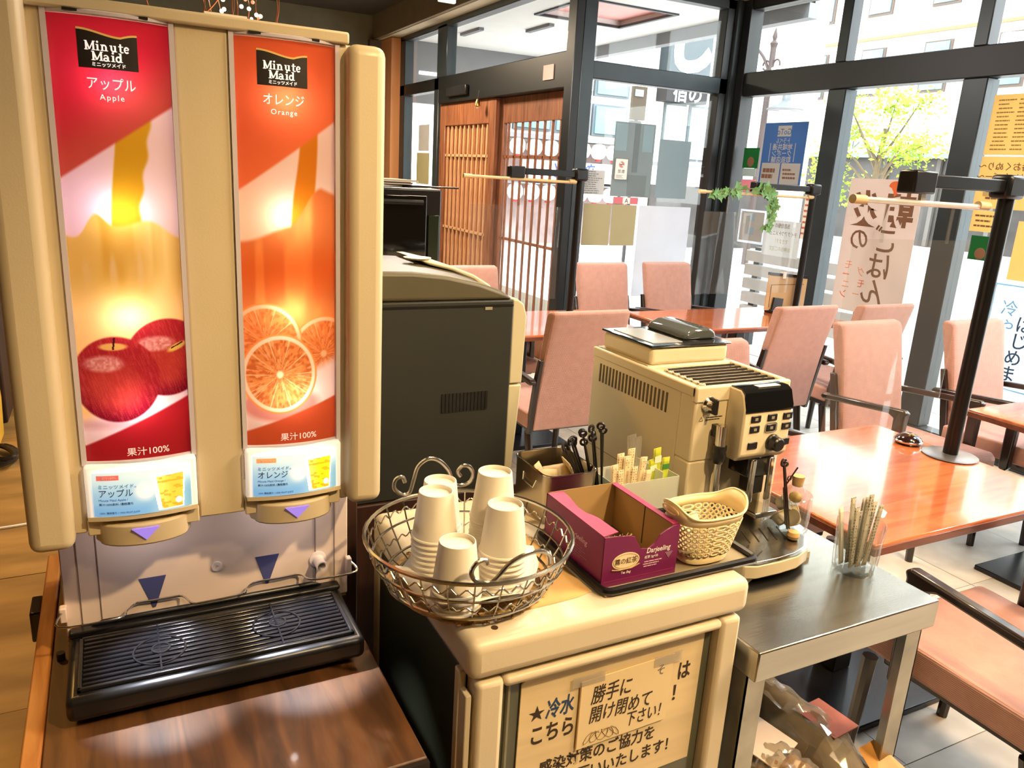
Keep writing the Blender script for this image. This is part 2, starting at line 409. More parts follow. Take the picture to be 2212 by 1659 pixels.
# corner post: three profiles
r = sroot('trim_5')
MB().box(4.66, 4.80, 5.20, 5.30, 0, 2.975).build('post', M_frameD, r, bevel=.005, seg=1)
MB().box(4.60, 4.66, 5.28, 5.38, 0, 2.975).build('post', M_frame, r, bevel=.005, seg=1)
MB().box(4.52, 4.61, 5.31, 5.42, 0, 2.975).build('post', M_frameD, r, bevel=.005, seg=1)
# window beside the entrance, along y = 5.35
window('window_2', [('rail', (3.2, 4.62, 5.31, 5.40, 2.26, 2.385)), ('top_rail', (3.2, 4.62, 5.31, 5.40, 2.90, 2.975)), ('sill', (3.2, 4.62, 5.31, 5.40, 0, .07))],
       [(3.2, 4.55, 5.347, 5.353, .07, 2.26), (3.2, 4.55, 5.347, 5.353, 2.385, 2.90)])
r = sroot('trim_6')
MB().box(3.12, 3.19, 5.30, 5.42, 0, 2.975).build('post', M_frameD, r, bevel=.005, seg=1)
MB().box(3.19, 3.30, 5.30, 5.44, 0, 2.975).build('post', M_frame, r, bevel=.005, seg=1)
# entrance wall along x = 3.2: transom lights and side light
window('window_3', [('rail', (3.14, 3.27, 5.4, 8.05, 2.19, 2.45)), ('rail', (3.15, 3.26, 8.05, 9.32, 2.33, 2.45)), ('top_rail', (3.15, 3.26, 5.4, 9.32, 2.92, 2.98)),
                    ('mullion', (3.15, 3.26, 7.88, 8.14, 2.45, 2.95)), ('mullion', (3.15, 3.26, 8.08, 8.20, 0, 2.45)), ('mullion', (3.15, 3.26, 9.16, 9.32, 0, 2.95)), ('sill', (3.15, 3.26, 8.1, 9.32, 0, .1))],
       [(3.198, 3.204, 5.44, 7.88, 2.45, 2.92), (3.198, 3.204, 8.14, 9.16, 2.45, 2.92), (3.198, 3.204, 8.20, 9.16, .1, 2.33)], ('rail',))
def lattice_door(name, x, y0, y1, backing):
    r = sroot(name); w_ = .14
    MB().box(x-.02, x+.02, y0, y0+w_, .0, 2.19).build('stile', M_doorwood, r, bevel=.004, seg=1)
    MB().box(x-.02, x+.02, y1-w_, y1, .0, 2.19).build('stile', M_doorwood, r, bevel=.004, seg=1)
    MB().box(x-.02, x+.02, y0+w_, y1-w_, 1.97, 2.19).build('door_rail', M_doorwood, r, bevel=.004, seg=1)
    MB().box(x-.02, x+.02, y0+w_, y1-w_, 0, .30).build('door_rail', M_doorwood, r, bevel=.004, seg=1)
    n = 10 if backing else 8; m = M_slatwood if backing else M_doorwood
    s0 = MB().box(x-.008, x+.008, -.010, .010, .30, 1.97).build('slat', m, r, smooth=0)
    for i in range(n):
        o = s0 if i == 0 else s0.copy()
        if i: C.objects.link(o)
        o.location.y = y0+w_+(y1-y0-2*w_)*(i+.5)/n
    for z in (.95, 1.68): MB().box(x-.008, x+.008, y0+w_, y1-w_, z-.012, z+.012).build('muntin', m, r, smooth=0)
    if backing: MB().box(x+.02, x+.03, y0+.02, y1-.02, .02, 2.17).build('backing_panel', mat('warm_panel', (190, 134, 92), .6), r, smooth=0)
    else: MB().box(x+.013, x+.018, y0+w_, y1-w_, .30, 1.97).build('pane', M_glass, r, smooth=0)
    return r
lattice_door('door_1', 3.20, 6.72, 8.08, True)
lattice_door('door_2', 3.26, 5.45, 6.80, False)
MB().box(3.228, 3.236, 5.505, 5.565, .66, .75).build('door_pull', M_white, bpy.data.objects['door_2'], bevel=.002)
o = MB().box(3.10, 3.14, 7.25, 7.75, 2.24, 2.33).build('door_sensor', M_black, bevel=.01); tag(o, 'black automatic door sensor bar fixed on the door lintel', 'sensor')
o = MB().box(3.132, 3.139, 5.62, 5.78, 2.26, 2.37).build('notice_sticker', mat('pink_sticker', (214, 180, 166), .6)); tag(o, 'small pinkish sticker at the end of the door lintel', 'sticker')
t = thing('hanging_bell', 'tiny brass bell hanging from the lintel above the doors', 'bell', (3.11, 6.95, 2.12))
MB().lathe([(.004, .06), (.012, .055), (.022, .03), (.03, 0), (.03, -.004)], (3.10, 6.95, 2.12)).build('bell_cup', mat('brass', (206, 160, 84), .3, metal=1), t)
MB().tube([(3.10, 6.95, 2.18), (3.11, 6.95, 2.26)], .003).build('cord', M_chairwood, t)
MB().ball((3.10, 6.95, 2.105), .012).build('clapper', M_white, t)
t = thing('exit_sign', 'small green and white lit sign hanging under the ceiling', 'sign', (2.62, 6.6, 2.95))
MB().box(2.55, 2.70, 6.58, 6.62, 2.875, 3.02).build('sign_body', mat('sign_white', (230, 240, 232), .5, emit=1.0), t, bevel=.006)
MB().box(2.58, 2.67, 6.575, 6.58, 2.92, 2.99).build('sign_face', mat('sign_green', (40, 150, 80), .5, emit=.6), t)

# ------------------------------------------------------------------ outside: porch, street, buildings
def S_(mb, name, m, **k): return struct(mb.build(name, m, **k))
S_(MB().box(-40, 40, -40, 60, -.30, -.07), 'ground', M_groundout)
b = MB()
for i in range(10): b.box(4.95+i*.6, 5.53+i*.6, -6, 20, -.07, -.05)
o = b.build('paving_strip', M_groundout, smooth=0); struct(o)
b = MB(); b.box(3.27, 3.97, 5.42, 10.3, 3.10, 3.2); b.box(5.0, 5.56, 5.42, 10.3, 3.10, 3.2); b.box(3.97, 5.0, 5.42, 6.6, 3.10, 3.2); b.box(3.97, 5.0, 7.56, 10.3, 3.10, 3.2)
S_(b, 'porch_ceiling', M_porch)
r = sroot('porch_panel')
MB().box(3.97, 5.0, 6.6, 7.56, 3.16, 3.2).build('panel', M_pink, r)
for bx in ((3.96, 4.0, 6.58, 7.58, 3.085, 3.11), (4.97, 5.01, 6.58, 7.58, 3.085, 3.11), (4.0, 4.97, 6.58, 6.61, 3.085, 3.11), (4.0, 4.97, 7.55, 7.58, 3.085, 3.11)): MB().box(*bx).build('panel_trim', M_frame, r)
for y0, y1, x in ((8.7, 9.25, 3.89), (7.9, 8.45, 4.35)): o = MB().box(x-.03, x+.03, y0, y1, 3.07, 3.1).build('porch_vent', M_porchgrey); tag(o, 'grey slot vent in the porch ceiling, %s' % ('farther from the pink panel' if y0 > 8.5 else 'nearer the pink panel'), 'vent')
S_(MB().box(5.5, 5.62, 5.42, 10.4, 2.98, 3.3), 'porch_fascia', M_porchgrey)
S_(MB().box(3.27, 5.6, 10.2, 10.3, 2.35, 3.12), 'porch_lintel', M_porchgrey)
S_(MB().box(3.27, 3.5, 10.2, 10.3, 0, 2.4), 'porch_wall', M_porchgrey)
o = MB().cyl((3.7, 10.18, 2.72), (5.0, 10.18, 2.72), .022).build('porch_tube_light', mat('tube_light', (255, 250, 240), .4, emit=3)); tag(o, 'thin white fluorescent tube along the porch lintel', 'lamp')

M_fac = mat('white_facade', (228, 222, 214), .8, var=.03); M_facband = mat('facade_band', (150, 112, 84), .8, var=.03)
M_winglass = mat('pale_window', (104, 138, 148), .3, var=.15, scale=2); M_winframe = mat('window_brown_frame', (84, 70, 62), .5)
M_store = mat('dark_storefront', (56, 52, 50), .4, var=.35, scale=1.5)
t = thing('office_building', 'long white office block across the street with rows of small windows', 'building', (24.3, 15, 0))
MB().box(24, 25, 4, 34, 3.9, 13).build('facade', M_fac, t, smooth=0)
MB().box(24.0, 25, 4, 34, -.07, 2.75).build('storefront', M_store, t, smooth=0)
MB().box(23.5, 25, 4, 34, 2.8, 3.9).build('canopy', M_fac, t, smooth=0)
MB().box(23.46, 23.5, 4, 34, 2.72, 2.86).build('canopy_edge', mat('canopy_edge', (112, 122, 120), .6), t, smooth=0)
MB().box(23.93, 24, 4, 34, 6.62, 6.72).build('ledge', M_facband, t, smooth=0); MB().box(23.93, 24, 4, 34, 3.9, 3.98).build('ledge', mat('grey_band', (120, 112, 110), .7), t, smooth=0)
for zr in (4.85, 7.45, 10.2):
    for i in range(12):
        y = 8.1+i*2.45-(0 if zr < 5 else .0)
        wf = MB().box(23.93, 24.02, y-.48, y+.48, zr-.06, zr+1.5).build('window', M_winframe, t, smooth=0)
        MB().box(23.90, 23.93, y-.40, y+.42, zr+.02, zr+1.45).build('window_glass', M_winglass, wf, smooth=0)
for i in range(14): MB().box(23.9, 24.0, 5+i*2.0, 5.14+i*2.0, -.05, 2.72).build('pilaster', mat('pilaster', (96, 92, 88), .6), t, smooth=0)
for y, s, c in ((15.4, 'カフェ', (90, 170, 110)), (20.6, 'イル', (120, 140, 150)), (11.5, '美容', (150, 190, 180))):
    txt('shop_lettering', s, .7, (23.49, y, 3.02), XC, ZU, mat('shop_ink_%d' % y, tuple(int(q*.6) for q in c), .6), t, 'CENTER')
t = thing('tavern_building', 'white building past the corner with lanterns and pale glass windows', 'building', (8.6, 15, 0))
MB().box(5.8, 9.75, 14.0, 16, -.07, 9).build('facade', M_fac, t, smooth=0)
for z0, z1 in ((3.1, 3.75), (4.0, 5.6), (2.35, 2.95)):
    for i in range(4):
        wf = MB().box(6.1+i*.88, 6.92+i*.88, 13.93, 14.0, z0, z1).build('window', mat('grey_window_frame', (90, 100, 106), .5), t, smooth=0)
        MB().box(6.15+i*.88, 6.87+i*.88, 13.9, 13.93, z0+.04, z1-.04).build('window_glass', M_winglass, wf, smooth=0)
MB().box(5.8, 9.7, 13.75, 14.0, 1.34, 1.38).build('lantern_bar', M_greyink, t, smooth=0); MB().box(5.8, 9.7, 13.5, 13.75, 1.35, 1.37).build('lantern_bar', M_greyink, t, smooth=0); MB().box(9.48, 9.52, 13.70, 14.0, .2, 2.2).build('lantern_pole', M_greyink, t, smooth=0)
MB().box(5.8, 9.7, 13.45, 14.0, 2.18, 2.26).build('awning_edge', M_greyink, t, smooth=0)
MB().box(5.9, 9.6, 13.95, 14.0, .2, 2.1).build('shopfront', mat('pale_shopfront', (150, 130, 130), .6, var=.3, scale=3), t, smooth=0)
l0 = None
def lantern(x, y, z, lab):
    global l0
    if l0 is None:
        l0 = thing('paper_lantern', lab, 'lantern', (x, y, z), 'paper lanterns on the tavern front')
        MB().lathe([(.05, -.15), (.11, -.12), (.15, -.05), (.15, .05), (.11, .12), (.05, .15)], (x, y, z), 12).build('lantern_shade', mat('lantern_paper', (250, 240, 232), .7, emit=.5), l0)
        MB().lathe([(.055, -.19), (.055, -.14)], (x, y, z), 10).build('lantern_ring', mat('lantern_red', (150, 40, 40), .6), l0)
    else: dup(l0, (x, y, z), None, lab)
for i in range(7): lantern(6.9+i*.36, 13.56, 2.03, 'white paper lantern in the long row under the tavern eave')
for i in range(7): lantern(6.9+i*.36, 13.56, 1.2, 'white paper lantern in the lower row under the tavern signboard')
for i in range(3): lantern(9.5, 13.56, 2.03-i*.42, 'white paper lantern hanging in the column beside the tavern signboard')
t = thing('signboard', 'white signboard with blue lettering between lantern rows', 'sign', (8.1, 13.5, 1.65))
MB().box(7.2, 9.3, 13.63, 13.95, 1.42, 1.80).build('board', M_white, t)
txt('lettering', 'どて焼', .34, (8.2, 13.62, 1.50), XF, ZU, mat('sign_blue', (60, 76, 130), .6), t, 'CENTER', bold=.01)
t = thing('corner_building', 'plain white building behind the corner post with tall hanging signs', 'building', (12, 17, 0))
MB().box(9.9, 17, 16, 20, -.07, 12).build('facade', M_fac, t, smooth=0)
for i in range(2):
    wf = MB().box(12.0+i*.75, 12.65+i*.75, 15.95, 16.0, 2.05, 3.35).build('window', mat('grey_window_frame', (90, 100, 106), .5), t, smooth=0)
    MB().box(12.04+i*.75, 12.61+i*.75, 15.92, 15.95, 2.1, 3.3).build('window_glass', mat('very_pale_window', (160, 180, 182), .3), wf, smooth=0)
MB().box(11.4, 16, 15.9, 16, 1.9, 1.98).build('ledge', M_greyink, t, smooth=0); MB().box(11.8, 16, 15.93, 16, -.05, 1.45).build('storefront', M_store, t, smooth=0)
t = thing('hanging_sign', 'dark blue upright sign with a white curled character, upper one', 'sign', (12.3, 15.7, 4.0))
MB().box(11.75, 12.95, 15.6, 16.0, 3.9, 6.2).build('board', mat('sign_navy', (40, 54, 62), .6), t)
txt('lettering', 'し', 1.5, (12.3, 15.59, 4.15), XF, ZU, M_textw, t, 'CENTER', bold=.05); txt('lettering', 'の', .9, (12.3, 15.59, 5.3), XF, ZU, M_textw, t, 'CENTER', bold=.03)
t = thing('name_sign', 'dark sign with two white characters below the window rail', 'sign', (12.3, 15.7, 3.4))
MB().box(11.75, 12.95, 15.6, 16.0, 3.36, 3.72).build('board', mat('sign_charcoal', (40, 38, 40), .6), t)
txt('lettering', '宿の', .44, (12.36, 15.59, 3.40), XF, ZU, M_textw, t, 'CENTER', bold=.02)
t = thing('shop_sign', 'narrow brown sign board hanging behind the window rail', 'sign', (7.6, 10.8, 2.0))
MB().box(7.42, 7.68, 10.7, 10.76, 2.45, 2.95).build('board', mat('sign_brown', (58, 44, 24), .6), t)
MB().box(7.45, 7.60, 10.68, 10.70, 2.80, 2.90).build('patch', mat('sign_patch', (130, 150, 148), .6), t)
MB().box(7.52, 7.56, 10.71, 10.75, -.07, 2.5).build('post', M_blackm, t)
MB().box(7.42, 7.62, 10.7, 10.76, 2.0, 2.44).build('lower_board', mat('sign_grey', (60, 56, 56), .6), t)
txt('lettering', 'そ\nば', .17, (7.52, 10.69, 2.27), XF, ZU, M_textw, t, 'CENTER', bold=.01)
# street lamp
M_lampiron = mat('lamp_iron', (62, 48, 46), .5)
t = thing('street_lamp', 'brown iron street lamp with two bell shades on scrolled arms', 'lamp', (12.0, 12.62, -.07))
MB().cyl((12, 12.62, -.07), (12, 12.62, 4.25), .075, .055).build('pole', M_lampiron, t)
MB().lathe([(.05, 4.2), (.08, 4.3), (.03, 4.36), (.05, 4.42), (.005, 4.6)], (12, 12.62, 0), 10).build('finial', M_lampiron, t)
MB().tube(smoothpath([(12, 12.62, 3.7), (12, 12.85, 4.05), (12, 13.15, 4.28), (12, 13.45, 4.3), (12, 13.5, 4.1)]), .03).build('arm', M_lampiron, t)
MB().tube(smoothpath([(12, 12.62, 3.75), (12, 12.45, 3.5), (12, 12.2, 3.38), (12, 12.1, 3.3)]), .03).build('arm', M_lampiron, t)
for s in (1, -1): MB().tube(arc((12, 12.62+s*.14, 3.9), .09, 0, 330, 12, 'yz'), .018).build('scroll', M_lampiron, t)
for y, z in ((13.5, 3.95), (12.08, 3.2)):
    sh = MB().lathe([(.05, .14), (.08, .1), (.09, .0), (.2, -.08), (.36, -.16), (.36, -.18)], (12, y, z), 20).build('lamp_shade', mat('lamp_shade', (90, 94, 98), .4), t)
    MB().ball((12, y, z-.17), (.12, .12, .07)).build('bulb', M_white, sh)
# street trees: trunk, boughs and a crown of leaves
M_leaf = mat('young_leaf', (150, 178, 44), .6, var=.3, scale=3); M_bark = mat('bark', (112, 96, 72), .8, var=.15)
def tree(loc, h, rad, n, lab, seedv):
    rn = random.Random(seedv); t = thing('street_tree', lab, 'tree', loc)
    x0, y0, z0 = loc; b = MB(); tips = []
    b.tube([(x0, y0, z0), (x0+.02, y0+.03, z0+h*.55), (x0, y0-.02, z0+h*.8)], [.07, .05, .025])
    for i in range(11):
        a = rn.uniform(0, 2*PI); zz = z0+h*rn.uniform(.66, .84); rr = rad*rn.uniform(.45, 1.0)
        e = (x0+rr*math.cos(a), y0+rr*math.sin(a), zz+h*rn.uniform(-.03, .09)); b.tube([(x0, y0, zz-.16*h), ((x0+e[0])/2, (y0+e[1])/2, zz-.05*h), e], [.025, .016, .006], 6); tips.append(e)
    tips.append((x0, y0, z0+h*.95)); b.build('trunk', M_bark, t)
    lf = MB()
    for i in range(n):
        c = rn.choice(tips); p = Vector((c[0]+rn.gauss(0, .15), c[1]+rn.gauss(0, .15), c[2]+rn.gauss(.0, .09)))
        d = Vector((rn.gauss(0, 1), rn.gauss(0, 1), rn.gauss(-.4, .6))).normalized(); s = d.orthogonal().normalized(); l = rn.uniform(.05, .1); wv = l*.3
        m = d.cross(s)*.012
        lf.add([p, p+d*l*.5+s*wv, p+d*l, p+d*l*.5-s*wv, p+d*l*.5+m], [(0, 1, 4), (1, 2, 4), (2, 3, 4), (3, 0, 4)])
    o = lf.build('leaves', M_leaf, t, smooth=0); o['kind'] = 'stuff'; return t
tree((10.0, 8.1, -.07), 3.15, .72, 1700, 'slim street tree with yellow green leaves beyond the middle pane', 3)
tree((10.1, 9.05, -.07), 2.2, .30, 420, 'lower leafy street tree left of the slim tree', 5)
# planter bench with pale slats outside the first street pane
t = thing('slatted_bench', 'white slatted bench outside the street window', 'bench', (5.9, 5.3, -.07))
for i in range(5): MB().box(5.8, 5.86, 4.6, 6.1, .25+i*.14, .36+i*.14).build('slat', mat('bench_white', (206, 200, 194), .6), t, bevel=.005, seg=1)
for y in (4.7, 6.0): MB().box(5.86, 5.92, y-.04, y+.04, -.07, .95).build('leg', M_frame, t)
MB().box(5.86, 6.3, 4.6, 6.1, .38, .43).build('seat', mat('bench_white', (206, 200, 194), .6), t)

# ------------------------------------------------------------------ wooden counter and the juice dispenser on it
t = thing('wooden_counter', 'dark brown wooden counter with lighter left edge strip under the juice dispenser', 'counter', (.09, 1.15, 0))
MB().box(-.125, .325, .80, 1.56, .765, .80).build('counter_top', M_counter, t, bevel=.003)
MB().box(-.148, -.125, .80, 1.56, .755, .806).build('edge_strip', M_counteredge, t, bevel=.003)
MB().box(-.125, .325, .792, .80, .758, .798).build('front_edge', mat('dark_edge', (34, 26, 22), .5), t)
MB().box(-.14, .318, .83, 1.55, 0, .765).build('cabinet_body', M_counter, t)
MB().box(-.165, -.148, 1.36, 1.42, .745, .80).build('end_bracket', M_chairwood, t, bevel=.003)
MB().cyl((-.112, 1.205, .80), (-.112, 1.205, .812), .006).build('stop_peg', M_black, t)
o = MB().box(.338, .372, 1.30, 1.56, 0, 1.10).build('side_board', wood('dark_board', (36, 20, 14), (58, 32, 22), 'Z', 3, .5, 0), bevel=.003)
tag(o, 'dark brown upright board between the juice dispenser and the refrigerator', 'board')

M_disp = mat('dispenser_plastic', (212, 198, 168), .36, var=.03, bump=.04, bscale=400); M_dispD = mat('dispenser_plastic_matt', (204, 190, 160), .48, var=.03)
D = thing('juice_dispenser', 'cream two-panel juice dispenser with lit apple and orange pictures', 'dispenser', (.11, 1.25, .80))
MB().box(-.105, .338, 1.168, 1.48, 1.045, 1.71).build('cabinet', M_dispD, D, bevel=.008)
MB().box(-.10, .323, 1.2, 1.46, .82, 1.045).build('lower_cabinet', M_dispD, D)
MB().box(-.10, .325, 1.25, 1.46, .80, .82).build('foot', M_black, D)
for x0, x1, n in ((-.072, -.055, 'front_strip'), (.084, .146, 'center_column'), (.284, .297, 'front_strip')): MB().box(x0, x1, 1.093, 1.17, 1.052, 1.70).build(n, M_disp, D, bevel=.003)
MB().box(-.072, .297, 1.085, 1.17, 1.699, 1.714).build('top_strip', M_disp, D, bevel=.003)
for x0, x1 in ((-.055, .084), (.146, .284)): MB().box(x0, x1, 1.09, 1.17, 1.048, 1.072).build('front_strip', M_disp, D, bevel=.002)
MB().box(-.122, -.069, 1.068, 1.36, 1.04, 1.735).build('side_cover', M_disp, D, bevel=.014, seg=4)
MB().box(.292, .344, 1.068, 1.36, 1.05, 1.70).build('side_cover', M_disp, D, bevel=.014, seg=4)
MB().box(.12, .17, 1.095, 1.11, 1.7135, 1.7175).build('top_label', M_white, D)

def red_line(X): return 1.511+(X+.052)/.133*.094
def apple(c, X, Z, cx, cz, rx, rz):
    nx = (X-cx)/rx; nz_ = (Z-cz)/rz; d = np.sqrt(nx**2+nz_**2); m = 1-ss(.97, 1.03, d)
    base = np.array([150, 34, 40.])[None]*np.ones((len(X), 1))
    base = mixc(base, (104, 10, 30), ss(.2, 1.0, -nz_*.7+.35*d)); base = mixc(base, (172, 58, 46), ss(.1, .7, 1-np.hypot(nx+.1, nz_+.15))*.7)
    st = vnoise(X*40+nz_*.7, Z*3, 40, 4); base = mixc(base, (214, 90, 70), (st > .62)*.25)
    hl = ss(1, .55, np.hypot((nx+.28)/.55, (nz_-.38)/.24)); base = mixc(base, (226, 178, 166), hl*(.4+.5*vnoise(X, Z, 420, 9)))
    return c*(1-m[:, None])+base*m[:, None]
def panel1(u, v):
    X = -.052+u*.133; Z = 1.152+v*.543
    c = np.array([232, 210, 212.])[None]*np.ones((len(u), 1)); c = mixc(c, (236, 206, 226), ss(.6, .1, u)*ss(1.38, 1.46, Z))
    e0 = .5-.10*ss(1.60, 1.45, Z); e1 = .78-.14*ss(1.60, 1.45, Z)+.012*np.sin(Z*160)
    c = mixc(c, (196, 152, 34), ss(e0-.012, e0+.012, u)*ss(e1+.02, e1-.02, u)*(Z > 1.43))
    surf = 1.446+.022*np.exp(-((u-.26)/.10)**2)-.004*np.sin(u*14)+.02*np.exp(-((u-.62)/.22)**2)
    liq = ss(.003, -.003, Z-surf); g = np.array([214, 178, 92.])[None]*np.ones((len(u), 1))
    g = mixc(g, (188, 140, 36), ss(.35, .75, vnoise(u, Z, 9, 2))*ss(1.36, 1.41, Z)); g = mixc(g, (244, 206, 132), ss(1.40, 1.345, Z)); g = mixc(g, (255, 238, 170), ss(.2, .0, np.abs(u-.8))*ss(1.33, 1.40, Z)*.6)
    g = mixc(g, (228, 212, 200), ss(.55, .9, vnoise(u, Z, 13, 8))*ss(1.37, 1.43, Z)*.7); c = c*(1-liq[:, None])+g*liq[:, None]
    r = ss(-.003, .003, Z-red_line(X)); rc = np.array([196, 40, 58.])[None]*np.ones((len(u), 1)); rc = mixc(rc, (184, 84, 66), ss(.09, .0, Z-red_line(X))*.8)
    c = c*(1-r[:, None])+rc*r[:, None]
    cl = 1.205+u*.058; c = mixc(c, (250, 228, 228), ss(.012, -.012, Z-cl)*(Z < 1.3)); c = mixc(c, (206, 150, 150), ss(.012, .0, np.abs(Z-1.202-.0*u))*ss(.75, .3, u)*.6)
    c = apple(c, X, Z, .056, 1.288, .05, .052); c = apple(c, X, Z, -.006, 1.262, .051, .057)
    c = mixc(c, (214, 180, 90), ss(1, .6, np.hypot((X+.008)/.02, (Z-1.306)/.006))*.9); c = mixc(c, (60, 18, 20), ((np.abs(X+.007-(Z-1.31)*.15) < .0012) & (Z > 1.302) & (Z < 1.318)).astype(float))
    c = mixc(c, (220, 190, 90), ss(1, .5, np.hypot((X-.068)/.016, (Z-1.302-(X-.068)*.4)/.006))); c = mixc(c, (60, 18, 20), ((np.abs(Z-1.303-(X-.066)*.5) < .001) & (X > .06) & (X < .075)).astype(float))
    b = ss(.002, -.002, Z-(1.172+u*.062)); c = mixc(c, (168, 32, 40), b); return c
def slice_(c, X, Z, cx, cz, r, back=0):
    dx = (X-cx); dz = (Z-cz)/1.12; d = np.hypot(dx, dz)/r; a = np.arctan2(dz, dx); m = ss(1.02, .98, d)
    f = np.array([226, 140, 76.])[None]*np.ones((len(X), 1)); f = mixc(f, (198, 104, 52), ss(.3, .8, vnoise(a*2+7, d*2.0, 6, 3)))
    f = mixc(f, (255, 196, 140), (vnoise(a*9+30, d*1.2, 3, 5) > .66)*.5)
    fr = np.abs(((a/(2*PI)*10) % 1)-.5); f = mixc(f, (255, 214, 170), ss(.455, .5, fr)*ss(.05, .2, d)*.9); f = mixc(f, (255, 226, 190), ss(.12, .06, d))
    f = mixc(f, (255, 222, 190), ss(.84, .88, d)); f = mixc(f, (244, 150, 76), ss(.94, .97, d)); f = mixc(f, (236, 120, 60), np.full(len(X), .35*back))
    return c*(1-m[:, None])+f*m[:, None]
def panel2(u, v):
    X = .149+u*.133; Z = 1.152+v*.543
    c = np.array([232, 206, 194.])[None]*np.ones((len(u), 1)); c = mixc(c, (244, 200, 170), ss(1.56, 1.48, Z)*ss(.7, .3, u))
    e0 = .62-.10*ss(1.58, 1.46, Z); e1 = .80-.05*ss(1.58, 1.46, Z); col = ss(e0-.015, e0+.015, u)*ss(e1+.015, e1-.015, u)
    c = mixc(c, (198, 118, 30), col)
    surf = 1.452-.012*np.cos(u*5)+.055*ss(.5, .85, u); liq = ss(.004, -.004, Z-surf); g = np.array([206, 116, 62.])[None]*np.ones((len(u), 1))
    g = mixc(g, (250, 176, 96), ss(.4, .8, vnoise(u, Z, 10, 12))*.6); g = mixc(g, (210, 78, 26), ss(.06, .0, np.abs(Z-1.40))*.5); g = mixc(g, (248, 150, 80), ss(1.37, 1.32, Z)*.8)
    c = c*(1-liq[:, None])+g*liq[:, None]
    ln = 1.504+u*.099; r = ss(-.003, .003, Z-ln); rc = np.array([214, 96, 58.])[None]*np.ones((len(u), 1)); rc = mixc(rc, (222, 110, 64), ss(.09, .0, Z-ln)*.8); c = c*(1-r[:, None])+rc*r[:, None]
    c = slice_(c, X, Z, .262, 1.282, .05, 1); c = slice_(c, X, Z, .181, 1.302, .05, 1)
    cl = 1.225+u*.05; c = mixc(c, (250, 226, 220), ss(.010, -.010, Z-cl)); c = mixc(c, (214, 110, 100), ss(1, .7, np.hypot((X-.20)/.062, (Z-1.212)/.03))*.7)
    c = slice_(c, X, Z, .199, 1.256, .052)
    c = mixc(c, (198, 84, 50), ss(.002, -.002, Z-(1.172+u*.046))); return c
M_lit = printmat('backlit_print', .05, .6, .18, coat=.35)
M_rim = mat('lavender_rim', (206, 200, 214), .3, var=.02)
M_inktlit = mat('backlit_white_ink', (250, 246, 244), .5, var=0, emit=.75)
M_inkdim = mat('backlit_pink_ink', (250, 214, 206), .5, var=0, emit=.45)
def bulge(u, b): return b*(1-(2*u-1)**2)
M_darkp = mat('logo_black', (30, 22, 22), .5, var=0)
